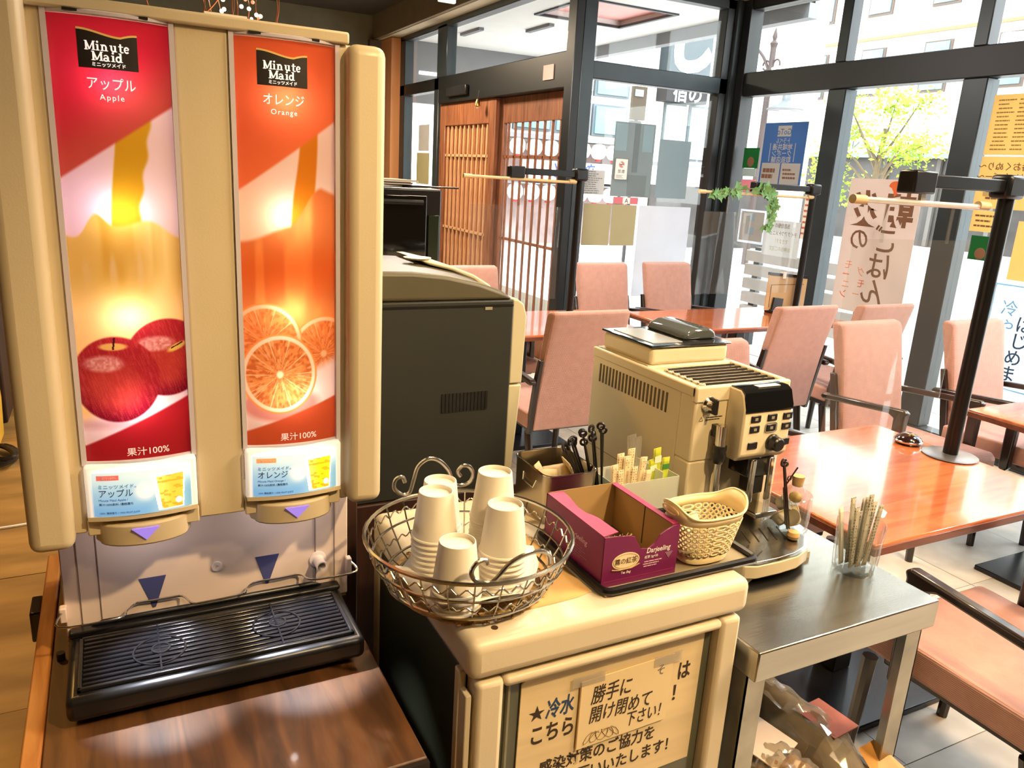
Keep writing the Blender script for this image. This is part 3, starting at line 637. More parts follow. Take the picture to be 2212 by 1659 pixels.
def logo(x0, z1, wd, par_, bf):
    """black brand plate with two gold leaf curves and white slab-serif lettering"""
    y = 1.0; n = 18
    def fit(o, lift):
        for q in o.data.vertices: q.co.y = bf(q.co.x)+(q.co.y-y)-lift
    top = [(x0+wd*i/n, z1-.0035*(1-math.cos(PI*min(1, i/n/.72)))/1.0 if i/n < .72 else z1-.007+.004*math.sin((i/n-.72)/.28*PI/2)) for i in range(n+1)]
    pb = MB()
    for i in range(n): pb.prism([(top[i][0], z1-.041), (top[i+1][0], z1-.041), top[i+1], top[i]], 'y', y, y+.001)
    pl = pb.build('brand_plate', M_darkp, par_, smooth=0)
    fit(pl, .0012)
    pb = MB()
    for i in range(n): pb.prism([top[i], top[i+1], (top[i+1][0], top[i+1][1]+.0022), (top[i][0], top[i][1]+.0022)], 'y', y-.0003, y+.001)
    ll = pb.build('leaf_line', mat('logo_gold', (206, 170, 90), .5, emit=.3), par_, smooth=0); fit(ll, .0012)
    mw_ = mat('logo_white', (245, 240, 240), .5, var=0, emit=.7)
    def serif(s, x, zb, h):
        """slab-serif letters drawn as strokes: stems with feet, bowls as bent bars"""
        b = MB(); th = h*.20; cur = x
        def bar(px, pz, qx, qz, t_): 
            p = Vector((px, 0, pz)); q = Vector((qx, 0, qz)); d = (q-p).normalized(); nn = Vector((-d.z, 0, d.x))*(t_/2); L = [p+nn, q+nn, q-nn, p-nn]
            b.prism([(v.x, v.z) for v in L], 'y', y-.0006, y-.0002)
        def stem(sx, z0, z1_, foot=True, head=True):
            bar(sx, z0, sx, z1_, th)
            if foot: bar(sx-th*1.05, z0+th*.2, sx+th*1.05, z0+th*.2, th*.4)
            if head: bar(sx-th*1.0, z1_-th*.2, sx+th*.3, z1_-th*.2, th*.4)
        def bowl(cx, cz, rx, rz, a0, a1, t_=None):
            pr = None
            for i in range(13):
                a = math.radians(a0+(a1-a0)*i/12); q = (cx+rx*math.cos(a), cz+rz*math.sin(a))
                if pr: bar(pr[0], pr[1], q[0], q[1], t_ or th*.85)
                pr = q
        xh = h*.68; z = zb
        for ch in s:
            if ch == 'M':
                stem(cur+th*.9, z, z+h, True, True); stem(cur+h*.98, z, z+h, True, False); bar(cur+th*.9, z+h*.97, cur+h*.53, z+h*.08, th*.85); bar(cur+h*.53, z+h*.08, cur+h*.98, z+h*.97, th*.6); bar(cur+h*.95, z+h-th*.2, cur+h*.98+th, z+h-th*.2, th*.4); cur += h*1.24
            elif ch == 'i': stem(cur+th, z, z+xh); b.prism([(cur+th+th*.62*math.cos(a*PI/4), z+h*.93+th*.62*math.sin(a*PI/4)) for a in range(8)], 'y', y-.0006, y-.0002); cur += th*2.6
            elif ch == 'n': stem(cur+th, z, z+xh); stem(cur+th+h*.42, z, z+xh*.7, True, False); bowl(cur+th+h*.21, z+xh*.62, h*.21, xh*.3, 0, 160); cur += h*.42+th*3.0
            elif ch == 'u': stem(cur+th, z+xh*.3, z+xh, False, True); stem(cur+th+h*.42, z, z+xh, True, True); bowl(cur+th+h*.21, z+xh*.36, h*.21, xh*.3, 180, 350); cur += h*.42+th*3.0
            elif ch == 't': stem(cur+th, z+xh*.15, z+h*.92, False, False); bar(cur-th*.2, z+xh-th*.2, cur+th*2.6, z+xh-th*.2, th*.45); bowl(cur+th*1.8, z+xh*.2, th*.85, xh*.17, 180, 330, th*.6); cur += th*3.2
            elif ch == 'e': bowl(cur+h*.25, z+xh*.48, h*.24, xh*.44, 15, 320); bar(cur+h*.02, z+xh*.5, cur+h*.49, z+xh*.5, th*.45); cur += h*.5+th
            elif ch == 'a': stem(cur+h*.42, z, z+xh*.72, True, False); bowl(cur+h*.22, z+xh*.66, h*.2, xh*.28, 0, 160, th*.6); bowl(cur+h*.2, z+xh*.27, h*.2, xh*.24, 20, 340, th*.75); cur += h*.42+th*1.7
            elif ch == 'd': stem(cur+h*.46, z, z+h, True, True); bowl(cur+h*.23, z+xh*.46, h*.23, xh*.42, 10, 350); cur += h*.46+th*2.2
        wid = cur-x; sc = 1.0
        return b, wid
    for s, zz, h in (('Minute', z1-.0215, .0100), ('Maid', z1-.0325, .0100)):
        b, wid = serif(s, 0, 0, h); tgt = wd*(.76 if s == 'Minute' else .55); f = tgt/wid
        b.v = [(x0+wd*.5-tgt/2+px*f, py, zz+pz) for px, py, pz in b.v]; fit(b.build('brand_lettering', mw_, pl, smooth=0), .0012)
    txt('kana_lettering', 'ミニッツメイド', .0052, (x0+wd*.5, y, z1-.0385), XF, ZU, mw_, pl, 'CENTER', bold=.02, bend=lambda X: bf(X)-.0009)
for ip, (x0, fn, kana, lat, lx, led) in enumerate(((-.052, panel1, 'アップル', 'Apple', -.020, (1.0, .86, .92)), (.149, panel2, 'オレンジ', 'Orange', .179, (1, .92, .84)))):
    g = paint('graphic_panel', 170, 640, lambda u, v: (x0+u*.133, 1.10-bulge(u, .012), 1.152+v*.543), fn, M_lit, D)
    rim = MB(); y = 1.096
    rim.box(x0-.003, x0+.003, y-.006, y+.006, 1.149, 1.699); rim.box(x0+.130, x0+.136, y-.006, y+.006, 1.149, 1.699)
    rim.tube([(x0+.133*q/10, 1.095-bulge(q/10, .012), 1.698) for q in range(11)], .0032, 6); rim.tube([(x0+.133*q/10, 1.095-bulge(q/10, .012), 1.151) for q in range(11)], .0028, 6)
    rim.build('panel_rim', M_rim, g)
    MB().box(x0+.02, x0+.108, 1.083, 1.086, 1.6975, 1.7005).build('vent_slot', M_black, g)
    bf = lambda X, x0=x0: 1.10-.012*(1-(2*(X-x0)/.133-1)**2)
    bc = lambda X, x0=x0: 1.078-.010*(1-(2*(X-x0-.007)/.119-1)**2)
    logo(lx, 1.680, .063, g, bf)
    yk = 1.0872; cx = lx+.0315+.001
    txt('kana_lettering', kana, .0155, (cx, yk, 1.617), XF, ZU, M_inktlit, g, 'CENTER', sx=.86, bend=bf)
    txt('latin_lettering', lat, .0092, (cx, yk, 1.6045), XF, ZU, M_inktlit, g, 'CENTER', spacing=1.25, bend=bf)
    txt('percent_lettering', '果汁100%', .0125, (cx+.012, 1.0895, 1.158), XF, ZU, M_inkdim, g, 'CENTER', bend=bf)
    for z in (1.625, 1.475, 1.345, 1.225): lamp('panel_led', 'POINT', (x0+.066, 1.112, z), .16, led, .005)
    # lit drink card below the picture
    def card(u, v, ip=ip):
        c = np.array([150, 196, 232.])[None]*np.ones((len(u), 1)); c = mixc(c, (214, 240, 246), ss(.35, .95, v)); c = mixc(c, (120, 176, 228), ss(.35, .1, v)*ss(.7, .5, u)); c = mixc(c, (120, 174, 206), ss(.88, .98, u)*ss(.9, .3, v))
        c = mixc(c, (255, 255, 255), ss(1, .2, np.hypot((u-.52)/.16, (v-.52)/.3))*.9)
        gl = (u-.575-.075*(1-v) > 0)*(u-.945+.03*(1-v) < 0)*(v < .92)*(v > .03); c = mixc(c, (255, 255, 255), gl*.95)
        jl = (u-.63-.06*(1-v) > 0)*(u-.93+.03*(1-v) < 0)*(v < .84-.1*(.9-u))*(v > .05)
        jc = (232, 196, 70) if ip == 0 else (255, 214, 20); c = mixc(c, jc, jl*1.0); c = mixc(c, (255, 244, 130), jl*ss(.82, .66, u)*.8); c = mixc(c, (222, 150, 30), jl*(vnoise(u, v, 22, 3) > .68)*.6)
        c = mixc(c, (255, 255, 255), ss(1.05, .95, np.hypot((u-.865)/.035, (v-.20)/.075)))
        c = mixc(c, (226, 110, 104) if ip == 0 else (236, 160, 100), (np.abs(u-.155) < .11)*(np.abs(v-.88) < .055)*1.0)
        return c
    cf = MB().box(x0-.0015, x0+.1345, 1.080, 1.094, 1.074, 1.1505).build('card_frame', mat('lit_frame', (250, 248, 244), .4, emit=.35), D, bevel=.004)
    cd = paint('drink_card', 150, 90, lambda u, v: (x0+.007+u*.119, 1.078-bulge(u, .010), 1.081+v*.061), card, printmat('lit_card_print', .65, 0, .25, coat=.4), D)
    MB().prism([(x0-.001, 1.096), (x0+.134, 1.096)]+[(x0+.134-.135*q/12, 1.0805-bulge(q/12, .0105)) for q in range(13)], 'z', 1.0735, 1.0795).build('card_sill', M_disp, D)
    M_ci = mat('card_ink', (50, 60, 90), .6, var=0); M_ci2 = mat('card_ink_blue', (90, 130, 180), .6, var=0)
    yc = 1.0705
    txt('card_lettering', 'ミニッツメイド。', .0062, (x0+.013, yc+.002, 1.1205), XF, ZU, M_ci2, cd, bend=bc)
    txt('card_lettering', kana, .0118, (x0+.013, yc+.001, 1.1090), XF, ZU, M_ci, cd, sx=.88, bend=bc)
    txt('card_lettering', 'Minute Maid '+lat+' /', .0042, (x0+.013, yc+.001, 1.1025), XF, ZU, M_ci2, cd, bend=bc)
    txt('card_lettering', '果汁100%飲料 /濃縮還元', .0038, (x0+.013, yc+.001, 1.0965), XF, ZU, M_ci, cd, bend=bc)
    txt('card_lettering', '100% 濃縮還元 / 100% FRUIT JUICE', .0032, (x0+.013, yc+.002, 1.0845), XF, ZU, M_ci2, cd, bend=bc)
    txt('card_lettering', '果汁100%', .0042, (x0+.0175, yc+.003, 1.1332), XF, ZU, M_textw, cd, bend=bc)
    # nozzle housing with a lit arrow
    xc = x0+.0655
    nh = MB().prism([(xc-.062, 1.168), (xc+.062, 1.168), (xc+.060, 1.105)]+[(xc+.056*math.cos(PI*q/14), 1.098-.030*math.sin(PI*q/14)) for q in range(15)]+[(xc-.060, 1.105)], 'z', 1.034, 1.066).build('nozzle_housing', M_dispD, D, bevel=.003)
    MB().lathe([(.020, 1.034), (.020, 1.028), (.014, 1.022), (.010, 1.022)], (xc-.002, 1.112, 0), 18).build('nozzle', M_pinkgrey, nh)
    MB().prism([(xc-.016, 1.0605), (xc+.018, 1.0605), (xc+.001, 1.0435)], 'y', 1.0655, 1.0685).build('lit_arrow', mat('violet_arrow', (150, 130, 250), .5, var=0, emit=.55), nh, smooth=0)
    lamp('nozzle_glow', 'POINT', (xc-.002, 1.112, 1.012), .11, (1.0, .93, .90), .006)
    lamp('nozzle_led', 'SPOT', (xc+.002, 1.082, 1.026), 9.0, (.86, .90, 1.0), .005, (xc+.012, 1.07, .85), 62)
bs = MB().box(-.10, .323, 1.190, 1.2, .83, 1.05).build('backsplash', M_pinkgrey, D, bevel=.002)
for x in (-.052, .268, -.078, .300): MB().box(x-.0006, x+.0006, 1.1885, 1.1905, .86, 1.045).build('seam', mat('seam_grey', (130, 116, 116), .7), bs, smooth=0)
M_tri = mat('blue_mark', (70, 76, 134), .6, var=.04)
for a, c, d, zt, zb in ((.001, .039, .020, .921, .870), (.172, .209, .189, .926, .876)): MB().prism([(a, zt), (c, zt), (d+.002, zb), (d-.002, zb)], 'y', 1.1885, 1.1902).build('cup_mark', M_tri, bs, smooth=0)
MB().lathe([(.008, -.001), (.008, .003), (.003, .0035), (.003, .001)], (.113, 1.1895, .922), 16, 'y').build('screw_cap', mat('pale_cap', (240, 232, 236), .4), bs)
MB().lathe([(.014, 0), (.014, .004), (.009, .005), (.009, .03), (.0065, .03), (.0065, .006)], (.272, 1.1895, .905), 20, 'y').build('drain_spout', mat('pale_cap', (240, 232, 236), .4), bs)
tr = MB().box(-.097, .306, 1.02, 1.196, .814, .850).build('drip_tray', M_black, D, bevel=.010, seg=3)
b = MB(); b.box(-.097, .306, 1.172, 1.198, .848, .858); b.prism([(-.07, .858), (.28, .858), (.262, .866), (-.052, .866)], 'y', 1.182, 1.19); b.build('tray_back', M_black, tr, bevel=.004)
b = MB(); b.box(-.083, .292, 1.034, 1.040, .850, .856); b.box(-.083, .292, 1.158, 1.164, .850, .856); b.box(-.083, -.077, 1.034, 1.164, .850, .856); b.box(.286, .292, 1.034, 1.164, .850, .856); b.build('grille_rim', M_black, tr, bevel=.0015)
M_grille = mat('grille_plastic', (20, 20, 24), .22, var=.1)
s0 = MB().box(-.077, .286, -.0034, .0034, .850, .8555).build('slat', M_grille, tr, bevel=.0012, seg=1)
for i in range(11):
    o = s0 if i == 0 else s0.copy()
    if i: C.objects.link(o)
    o.location.y = 1.046+i*.0108
for x, y in ((.021, 1.09), (.187, 1.097)):
    MB().lathe([(.036, .8535), (.036, .8568), (.0335, .8568), (.0335, .8535)], (x, y, 0), 32, caps=(False, False)).build('cup_ring', M_grille, tr)
    MB().lathe([(.013, .8535), (.013, .857), (.0108, .857), (.0108, .854)], (x+.002, y+.004, 0), 24, caps=(True, True)).build('drain_hole', M_black, tr)
    MB().box(x-.0012, x+.0012, 1.04, 1.158, .8555, .8566).build('cross_rib', M_grille, tr)
pts = [(-.10, 1.19, .895), (-.106, 1.152, .885), (-.03, 1.148, .885), (-.018, 1.165, .885), (-.005, 1.19, .885), (.018, 1.201, .885), (.040, 1.200, .885), (.060, 1.18, .885), (.072, 1.154, .885), (.09, 1.150, .885), (.145, 1.154, .885), (.155, 1.170, .885), (.170, 1.195, .885), (.206, 1.207, .885), (.240, 1.187, .885), (.252, 1.162, .885), (.275, 1.156, .885), (.330, 1.160, .885), (.326, 1.192, .893)]
pts = [(x, min(y, 1.183), z) for x, y, z in pts]
MB().tube(smoothpath(pts, 4), .0018, 8).build('cup_rail', M_chrome, tr)
MB().box(-.106, -.096, 1.176, 1.19, .876, .90).build('rail_socket', M_pinkgrey, bs, bevel=.002)
MB().box(.318, .327, 1.176, 1.19, .872, .902).build('rail_socket', M_pinkgrey, bs, bevel=.002)

# fairy lights lying on top of the dispenser
t = thing('fairy_lights', 'tangle of copper wire fairy lights with glowing beads on the dispenser top', 'string lights', (.18, 1.2, 1.715))
M_copper = mat('copper_wire', (196, 120, 80), .3, metal=.8); M_bead = mat('lit_bead', (255, 236, 190), .4, emit=3.0); M_bead2 = mat('dim_bead', (240, 160, 130), .4, emit=.6)
rn = random.Random(11); b = MB()
for i in range(12):
    x = .125+rn.uniform(-.012, .085); b.tube(smoothpath([(x, 1.12, 1.7155), (x+rn.uniform(-.006, .006), 1.13, 1.74), (x+rn.uniform(-.012, .012), 1.15, 1.775), (x+rn.uniform(-.03, .03), 1.17, 1.80)]), .0006, 5)
b.tube(smoothpath([(.118, 1.115, 1.7165), (.128, 1.12, 1.723), (.145, 1.13, 1.745), (.16, 1.15, 1.775)]), .0010, 5)
b.tube(smoothpath([(.06, 1.12, 1.7155), (.056, 1.12, 1.73), (.05, 1.13, 1.755)]), .0009, 5); b.build('wire', M_copper, t)
for x, z in ((.145, 1.737), (.146, 1.726), (.143, 1.7235), (.167, 1.732), (.176, 1.7305), (.185, 1.7245), (.190, 1.7235), (.054, 1.747)): MB().ball((x, 1.118, z), .0026, 10, 6).build('bead', M_bead, t)
for x, z in ((.172, 1.741), (.181, 1.739), (.188, 1.722), (.058, 1.731), (.144, 1.7195)): MB().ball((x, 1.119, z), .0024, 10, 6).build('bead', M_bead2, t)
MB().ball((.176, 1.10, 1.7165), .002, 10, 6).build('bead', M_bead, t)

# ------------------------------------------------------------------ cold water refrigerator
F = thing('refrigerator', 'cream glass-door refrigerator with taped paper signs on its door', 'refrigerator', (.65, 1.07, 0))
M_side = mat('dark_side_panel', (58, 62, 46), .5, var=.08)
MB().box(.405, .905, .885, 1.29, .06, .862).build('body', M_side, F, bevel=.003)
MB().box(.402, .415, 1.262, 1.295, .06, .88).build('back_corner_strip', M_plasticD, F, bevel=.004)
MB().box(.398, .41, .872, .89, .06, .862).build('front_corner_strip', M_plasticD, F, bevel=.003)
b = MB().box(.398, .908, .836, 1.295, .862, .925); b.build('lid', M_plastic, F, bevel=.017, seg=4)
MB().lathe([(.0052, .9246), (.0052, .9256)], (.447, .866, 0), 16).build('lid_hole', mat('hole_brown', (70, 44, 24), .9), F)
dr = MB(); z0, z1 = .12, .857
dr.box(.412, .455, .838, .880, z0, z1); dr.box(.857, .897, .838, .880, z0, z1); dr.box(.455, .857, .838, .880, z1-.017, z1); dr.box(.455, .857, .838, .880, z0, z0+.06)
dr = dr.build('door', M_plastic, F, bevel=.008, seg=3)
MB().box(.455, .857, .862, .868, .18, .84).build('door_glass', mat('grey_door_glass', (96, 98, 84), .15, var=.1), dr)
MB().box(.470, .4735, .855, .862, .18, .84).build('gasket_line', mat('gasket', (140, 140, 124), .5), dr)
MB().box(.400, .409, .850, .874, .2, .835).build('hinge_strip', M_plastic, F, bevel=.002)
for x in (.44, .87):
    for y in (.93, 1.25): MB().cyl((x, y, 0), (x, y, .06), .02).build('foot', M_black, F)
# main sign on the door: wood-grain paper
M_sheet = mat('wood_grain_paper', (240, 220, 180), .6, var=.09, scale=22, stretch=(.12, 1, 1.6))
t = thing('cold_water_sign', 'wood-grain paper sign for cold water taped on the refrigerator door', 'sign', (.667, .85, .70))
rn = random.Random(4); top = [(.500+.338*i/16, .829+.006*i/16+rn.uniform(-.0018, .0018)+(.004 if 8 < i < 11 else 0)) for i in range(17)]
MB().prism([(.492, .57), (.836, .582)]+top[::-1]+[(.4935, .822)], 'y', .858, .8605).build('sheet', M_sheet, t, smooth=0)
ys = .8576; M_inkblue = mat('sign_ink_blue', (44, 74, 120), .7, var=0); M_inkbr = mat('sign_ink_brown', (60, 46, 36), .7, var=0)
txt('lettering', '★', .031, (.508, ys, .753), XF, ZU, M_inkbr, t); txt('lettering', '冷水', .037, (.538, ys, .752), XF, ZU, M_inkblue, t, bold=.02, sx=.68, shear=.1)
txt('lettering', 'こちら', .038, (.512, ys, .711), XF, ZU, M_inkbr, t, bold=.02, sx=.72); txt('lettering', 'は', .038, (.788, ys, .752), XF, ZU, M_inkbr, t, bold=.02, sx=.75)
txt('lettering', '！', .038, (.778, ys, .712), XF, ZU, M_inkbr, t, bold=.01)
txt('lettering', '感染対策のご協力を', .029, (.533, ys, .649), XF, ZU, M_inkbr, t, bold=.015, sx=.86); txt('lettering', 'お願いいたします！', .029, (.580, ys, .614), XF, ZU, M_inkbr, t, bold=.015, sx=.86)
t = thing('handwritten_note', 'smaller handwritten paper note taped over the cold water sign', 'note', (.686, .85, .74))
MB().prism([(.596, .676), (.772, .682), (.775, .806), (.598, .800)], 'y', .8545, .8560).build('note_paper', mat('note_paper', (246, 226, 184), .5, var=.04), t, smooth=0)
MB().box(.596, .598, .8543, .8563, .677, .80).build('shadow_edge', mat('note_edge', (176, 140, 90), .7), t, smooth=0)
yn = .8541
txt('lettering', '勝手に', .036, (.617, yn, .757), XF, ZU, M_inkbr, t, bold=.006, sx=.72, shear=.15); txt('lettering', 'そ', .022, (.742, yn, .775), XF, ZU, M_greyink, t, sx=.8)
txt('lettering', '開け閉めて', .033, (.616, yn, .722), XF, ZU, M_inkbr, t, bold=.006, sx=.74, shear=.15); txt('lettering', '下さい！', .030, (.688, yn, .694), XF, ZU, M_inkbr, t, bold=.004, sx=.70, shear=.15)
b = MB()
for q in range(5): b.tube([(.622+.011*q+.012*math.cos(a*.7+q), yn, .692+.010*math.sin(a*.9+q*.6)) for a in range(9)], .0006, 4)
b.build('pen_scribble', mat('pen_grey', (150, 130, 96), .7), t)
for x0, x1, z0, z1 in ((.58, .64, .793, .812), (.735, .79, .79, .81)): MB().box(x0, x1, .8535, .8539, z0, z1).build('tape', M_wrap, t, smooth=0)

# ------------------------------------------------------------------ on the refrigerator: mat, wire basket, cups
ZF = .925
rn = random.Random(21)
M_jute = mat('knit_jute', (206, 170, 112), .9, var=.45, scale=60, bump=1.0, bscale=160)
ring = []
for i in range(40):
    a = 2*PI*i/40; r = .119*(1+.05*abs(math.cos(2*(a+.5)))**4)+rn.uniform(-.003, .003); ring.append((.460+r*math.cos(a), 1.002+r*math.sin(a)))
o = MB().prism(ring, 'z', ZF, ZF+.006).build('knit_mat', M_jute, bevel=.002); tag(o, 'brown knitted round mat under the wire cup basket', 'mat')
fr = MB()
for i in range(260):
    a = 2*PI*i/260+rn.uniform(-.02, .02); q = ring[int(i*40/260) % 40]; d = Vector((q[0]-.460, q[1]-1.002, 0)).normalized(); p = Vector((q[0], q[1], ZF+.004))
    if p.x < .40: p.x = .403
    fr.tube([p-d*.004, p+d*.004+Vector((0, 0, .003)), p+d*.008+Vector((rn.uniform(-.003, .003), 0, -.001))], .0015, 4)
f_ = fr.build('fringe', M_jute, o); f_['kind'] = 'stuff'
BX, BY = .456, .985
B = thing('wire_basket', 'round chrome wire basket with scrolled handles holding stacks of paper cups', 'basket', (BX, BY, ZF+.006))
def circ(r, z, n=48, wob=0, wn=0): return [(BX+r*math.cos(2*PI*i/n), BY+r*math.sin(2*PI*i/n), z+(wob*math.sin(wn*2*PI*i/n) if wob else 0)) for i in range(n)]
M_wire = mat('dull_chrome_wire', (206, 200, 186), .2, metal=1, var=.05)
zb = ZF+.012
for r, z, w_ in ((.158, 1.018, .0032), (.146, .984, .0020), (.126, .948, .0022), (.112, zb, .0024)): MB().tube(circ(r, z), w_, 6, True).build('hoop', M_wire, B)
MB().tube(circ(.1525, 1.002, 240, .0045, 40), .0013, 5, True).build('wavy_wire', M_wire, B)
MB().tube(circ(.136, .966, 240, .0035, 40), .0012, 5, True).build('wavy_wire', M_wire, B)
b = MB()
for i in range(26):
    a = 2*PI*i/26; cs, sn = math.cos(a), math.sin(a); b.tube([(BX+r*cs, BY+r*sn, z) for r, z in ((.158, 1.018), (.146, .984), (.126, .948), (.112, zb))], .0014, 5)
for i in range(9): 
    x = -.1+i*.025; h = math.sqrt(max(0, .112**2-x*x)); b.tube([(BX+x, BY-h, zb), (BX+x, BY+h, zb)], .0014, 5)
b.build('upright_wires', M_wire, B)
M_hand = mat('handle_wire', (190, 186, 176), .25, metal=1)
hb = [(.497, 1.12, 1.051), (.492, 1.12, 1.060), (.500, 1.12, 1.069), (.513, 1.12, 1.066), (.520, 1.12, 1.052), (.514, 1.12, 1.038), (.497, 1.12, 1.034), (.484, 1.12, 1.042), (.474, 1.12, 1.066), (.457, 1.12, 1.084), (.438, 1.12, 1.089), (.421, 1.12, 1.078), (.414, 1.12, 1.056), (.407, 1.12, 1.034), (.394, 1.12, 1.032), (.381, 1.12, 1.045), (.383, 1.12, 1.060), (.394, 1.12, 1.063), (.399, 1.12, 1.053)]
MB().tube(smoothpath(hb, 4), .0034, 8).build('handle', M_hand, B)
hf = [(.421, .848, 1.040), (.417, .846, 1.047), (.405, .845, 1.046), (.397, .845, 1.034), (.402, .843, 1.021), (.420, .838, 1.016), (.432, .838, 1.022), (.448, .836, 1.040), (.470, .835, 1.050), (.495, .838, 1.050), (.512, .842, 1.040), (.517, .845, 1.022)]
MB().tube(smoothpath(hf, 4), .0034, 8).build('handle', M_hand, B)
def crumple(name, pts, z, m, amp, seedv, parent=None):
    """thin folded paper: a jittered fan of triangles, given thickness"""
    rn = random.Random(seedv); n = len(pts); cx = sum(p[0] for p in pts)/n; cy = sum(p[1] for p in pts)/n
    vs = [(cx, cy, z+amp)]; K = 4
    for k in range(1, K+1):
        for p in pts: f = k/K; vs.append((cx+(p[0]-cx)*f, cy+(p[1]-cy)*f, z+rn.uniform(0, amp)+(p[2] if len(p) > 2 else 0)*f**3))
    fs = [(0, 1+i, 1+(i+1) % n) for i in range(n)]
    for k in range(K-1):
        for i in range(n): a = 1+k*n; fs.append((a+i, a+n+i, a+n+(i+1) % n, a+(i+1) % n))
    o = MB().add(vs, fs).build(name, m, parent, smooth=60); md = o.modifiers.new('thick', 'SOLIDIFY'); md.thickness = .0006; return o
lin_pts = []
for i in range(20):
    a = 2*PI*i/20; r = .100+.014*abs(math.cos(2*a)); lin_pts.append((BX+r*math.cos(a), BY+r*math.sin(a), .030*abs(math.cos(2*a))**2))
o = crumple('basket_liner', lin_pts, zb+.004, M_white, .004, 3); tag(o, 'white paper sheet lining the wire basket under the cups', 'paper')
# a paper cup, upside down
def cupmesh(parent):
    return MB().lathe([(.0335, 0), (.0362, .0012), (.0368, .003), (.0360, .005), (.0345, .0056), (.0262, .0735), (.0258, .0752), (.0245, .0756), (.0238, .0745), (.0236, .0690), (.0, .0690)], (0, 0, 0), 36, caps=(False, False)).build('paper_cup', M_cup, parent, smooth=40)
cup0 = None
def stack(name, x, y, ztop, n, labtop, labn, grp):
    global cup0
    for i in range(n):
        z = ztop-.0756-i*.0088
        if cup0 is None: cup0 = cupmesh(None); o = cup0
        else: o = cup0.copy(); C.objects.link(o)
        o.location = (x+rn.uniform(-.0008, .0008), y+rn.uniform(-.0008, .0008), z); o.rotation_euler = (0, 0, rn.uniform(0, 6))
        for k_ in ('label', 'category', 'group'):
            if k_ in o: del o[k_]
        if i == 0: tag(o, labtop, 'cup', grp)
        else: tag(o, labn, 'cup', grp)
cl = zb+.012
stack('front', .401, .904, cl+.0756+.0088*3, 4, 'topmost upside-down paper cup of the short front stack in the wire basket', 'paper cup rim nested low in the short front stack', 'paper cups in the wire basket')
stack('left', .414, 1.020, cl+.0756+.0088*6, 7, 'topmost paper cup of the left stack, just before the rearmost left cup', 'paper cup rim nested in the left stack behind the front cup', 'paper cups in the wire basket')
stack('leftback', .446, 1.082, 1.066, 6, 'topmost paper cup half hidden at the back left of the basket', 'paper cup hidden below the top one at the back left', 'paper cups in the wire basket')
stack('right', .483, .922, 1.087, 8, 'topmost paper cup of the tall right stack nearest the basket handle', 'paper cup rim nested in the tall right stack', 'paper cups in the wire basket')
stack('rightback', .497, .990, 1.110, 8, 'topmost paper cup of the highest stack at the back right', 'paper cup hidden below the top one at the back right', 'paper cups in the wire basket')
# brown paper sheet on the lid
o = crumple('brown_paper', [(.41, .885), (.60, .892), (.632, .90), (.632, 1.1), (.6, 1.14), (.41, 1.12)], ZF+.0003, mat('tan_paper', (226, 186, 126), .8, var=.05), .0008, 8); tag(o, 'tan paper sheet lying flat under the basket mat', 'paper')
# ------------------------------------------------------------------ tray, tea box, plastic basket
t = thing('serving_tray', 'black rimmed serving tray carrying the purple tea box and white basket', 'tray', (.79, 1.03, ZF))
MB().box(.640, .952, .876, 1.095, ZF+.001, ZF+.004).build('tray_base', mat('tray_grey', (150, 140, 118), .4, var=.05), t)
rim = MB(); R_ = [(.640, .876), (.952, .876), (.952, 1.19), (.640, 1.19)]
pp = []
for (cx, cy), a0 in (((.655, .891), 180), ((.937, .891), 270), ((.937, 1.08), 0), ((.655, 1.08), 90)):
    pp += [(cx+.015*math.cos(math.radians(a0+q*22.5)), cy+.015*math.sin(math.radians(a0+q*22.5)), ZF+.008) for q in range(5)]
rim.tube(pp, .0068, 8, True); rim.build('tray_rim', mat('tray_black', (24, 22, 22), .3), t)
MB().box(.905, .955, .95, .998, ZF+.004, ZF+.012).build('tray_grip', M_black, t, bevel=.003)
ZT = ZF+.0045
T = thing('tea_box', 'opened purple carton of Darjeeling tea bags with a torn top', 'box', (.718, 1.02, ZT))
M_purple = mat('purple_card', (158, 40, 100), .5, var=.16, scale=5); M_purpled = mat('deep_purple_card', (122, 26, 90), .5, var=.14, scale=5); M_card = mat('inner_cardboard', (178, 148, 100), .8, var=.06)
x0, x1, y0, y1, zt = .645, .790, .897, 1.080, ZT+.086
MB().box(x0, x0+.002, y0, y1, ZT, zt).build('side_panel', M_purpled, T); MB().box(x1-.002, x1, y0, y1, ZT, zt).build('side_panel', M_purpled, T)
MB().box(x0, x1, y1-.002, y1, ZT, zt).build('back_panel', M_purpled, T); MB().box(x0, x1, y0, y1, ZT, ZT+.002).build('bottom_panel', M_purpled, T)
MB().box(x0+.002, x0+.003, y0+.003, y1-.002, ZT+.002, zt-.001).build('inner_lining', M_card, T); MB().box(x1-.003, x1-.002, y0+.003, y1-.002, ZT+.002, zt-.001).build('inner_lining', M_card, T)
MB().box(x0+.003, x1-.003, y1-.003, y1-.002, ZT+.002, zt+.002).build('inner_lining', M_card, T); MB().box(x0+.003, x1-.003, y0+.003, y1-.003, ZT+.002, ZT+.003).build('inner_lining', mat('dark_card', (120, 96, 62), .8), T)
notch = [(x0, ZT), (x1, ZT), (x1, zt), (x1-.012, zt-.001), (x1-.026, zt-.006), (x1-.038, zt-.012), (x1-.048, zt-.026), (x1-.060, zt-.033), (x1-.074, zt-.030), (x1-.083, zt-.016), (x1-.088, zt-.007), (x1-.098, zt-.004), (x0+.02, zt-.001), (x0, zt)]
fp = MB().prism(notch, 'y', y0-.001, y0+.0015).build('front_panel', M_purpled, T, smooth=0)
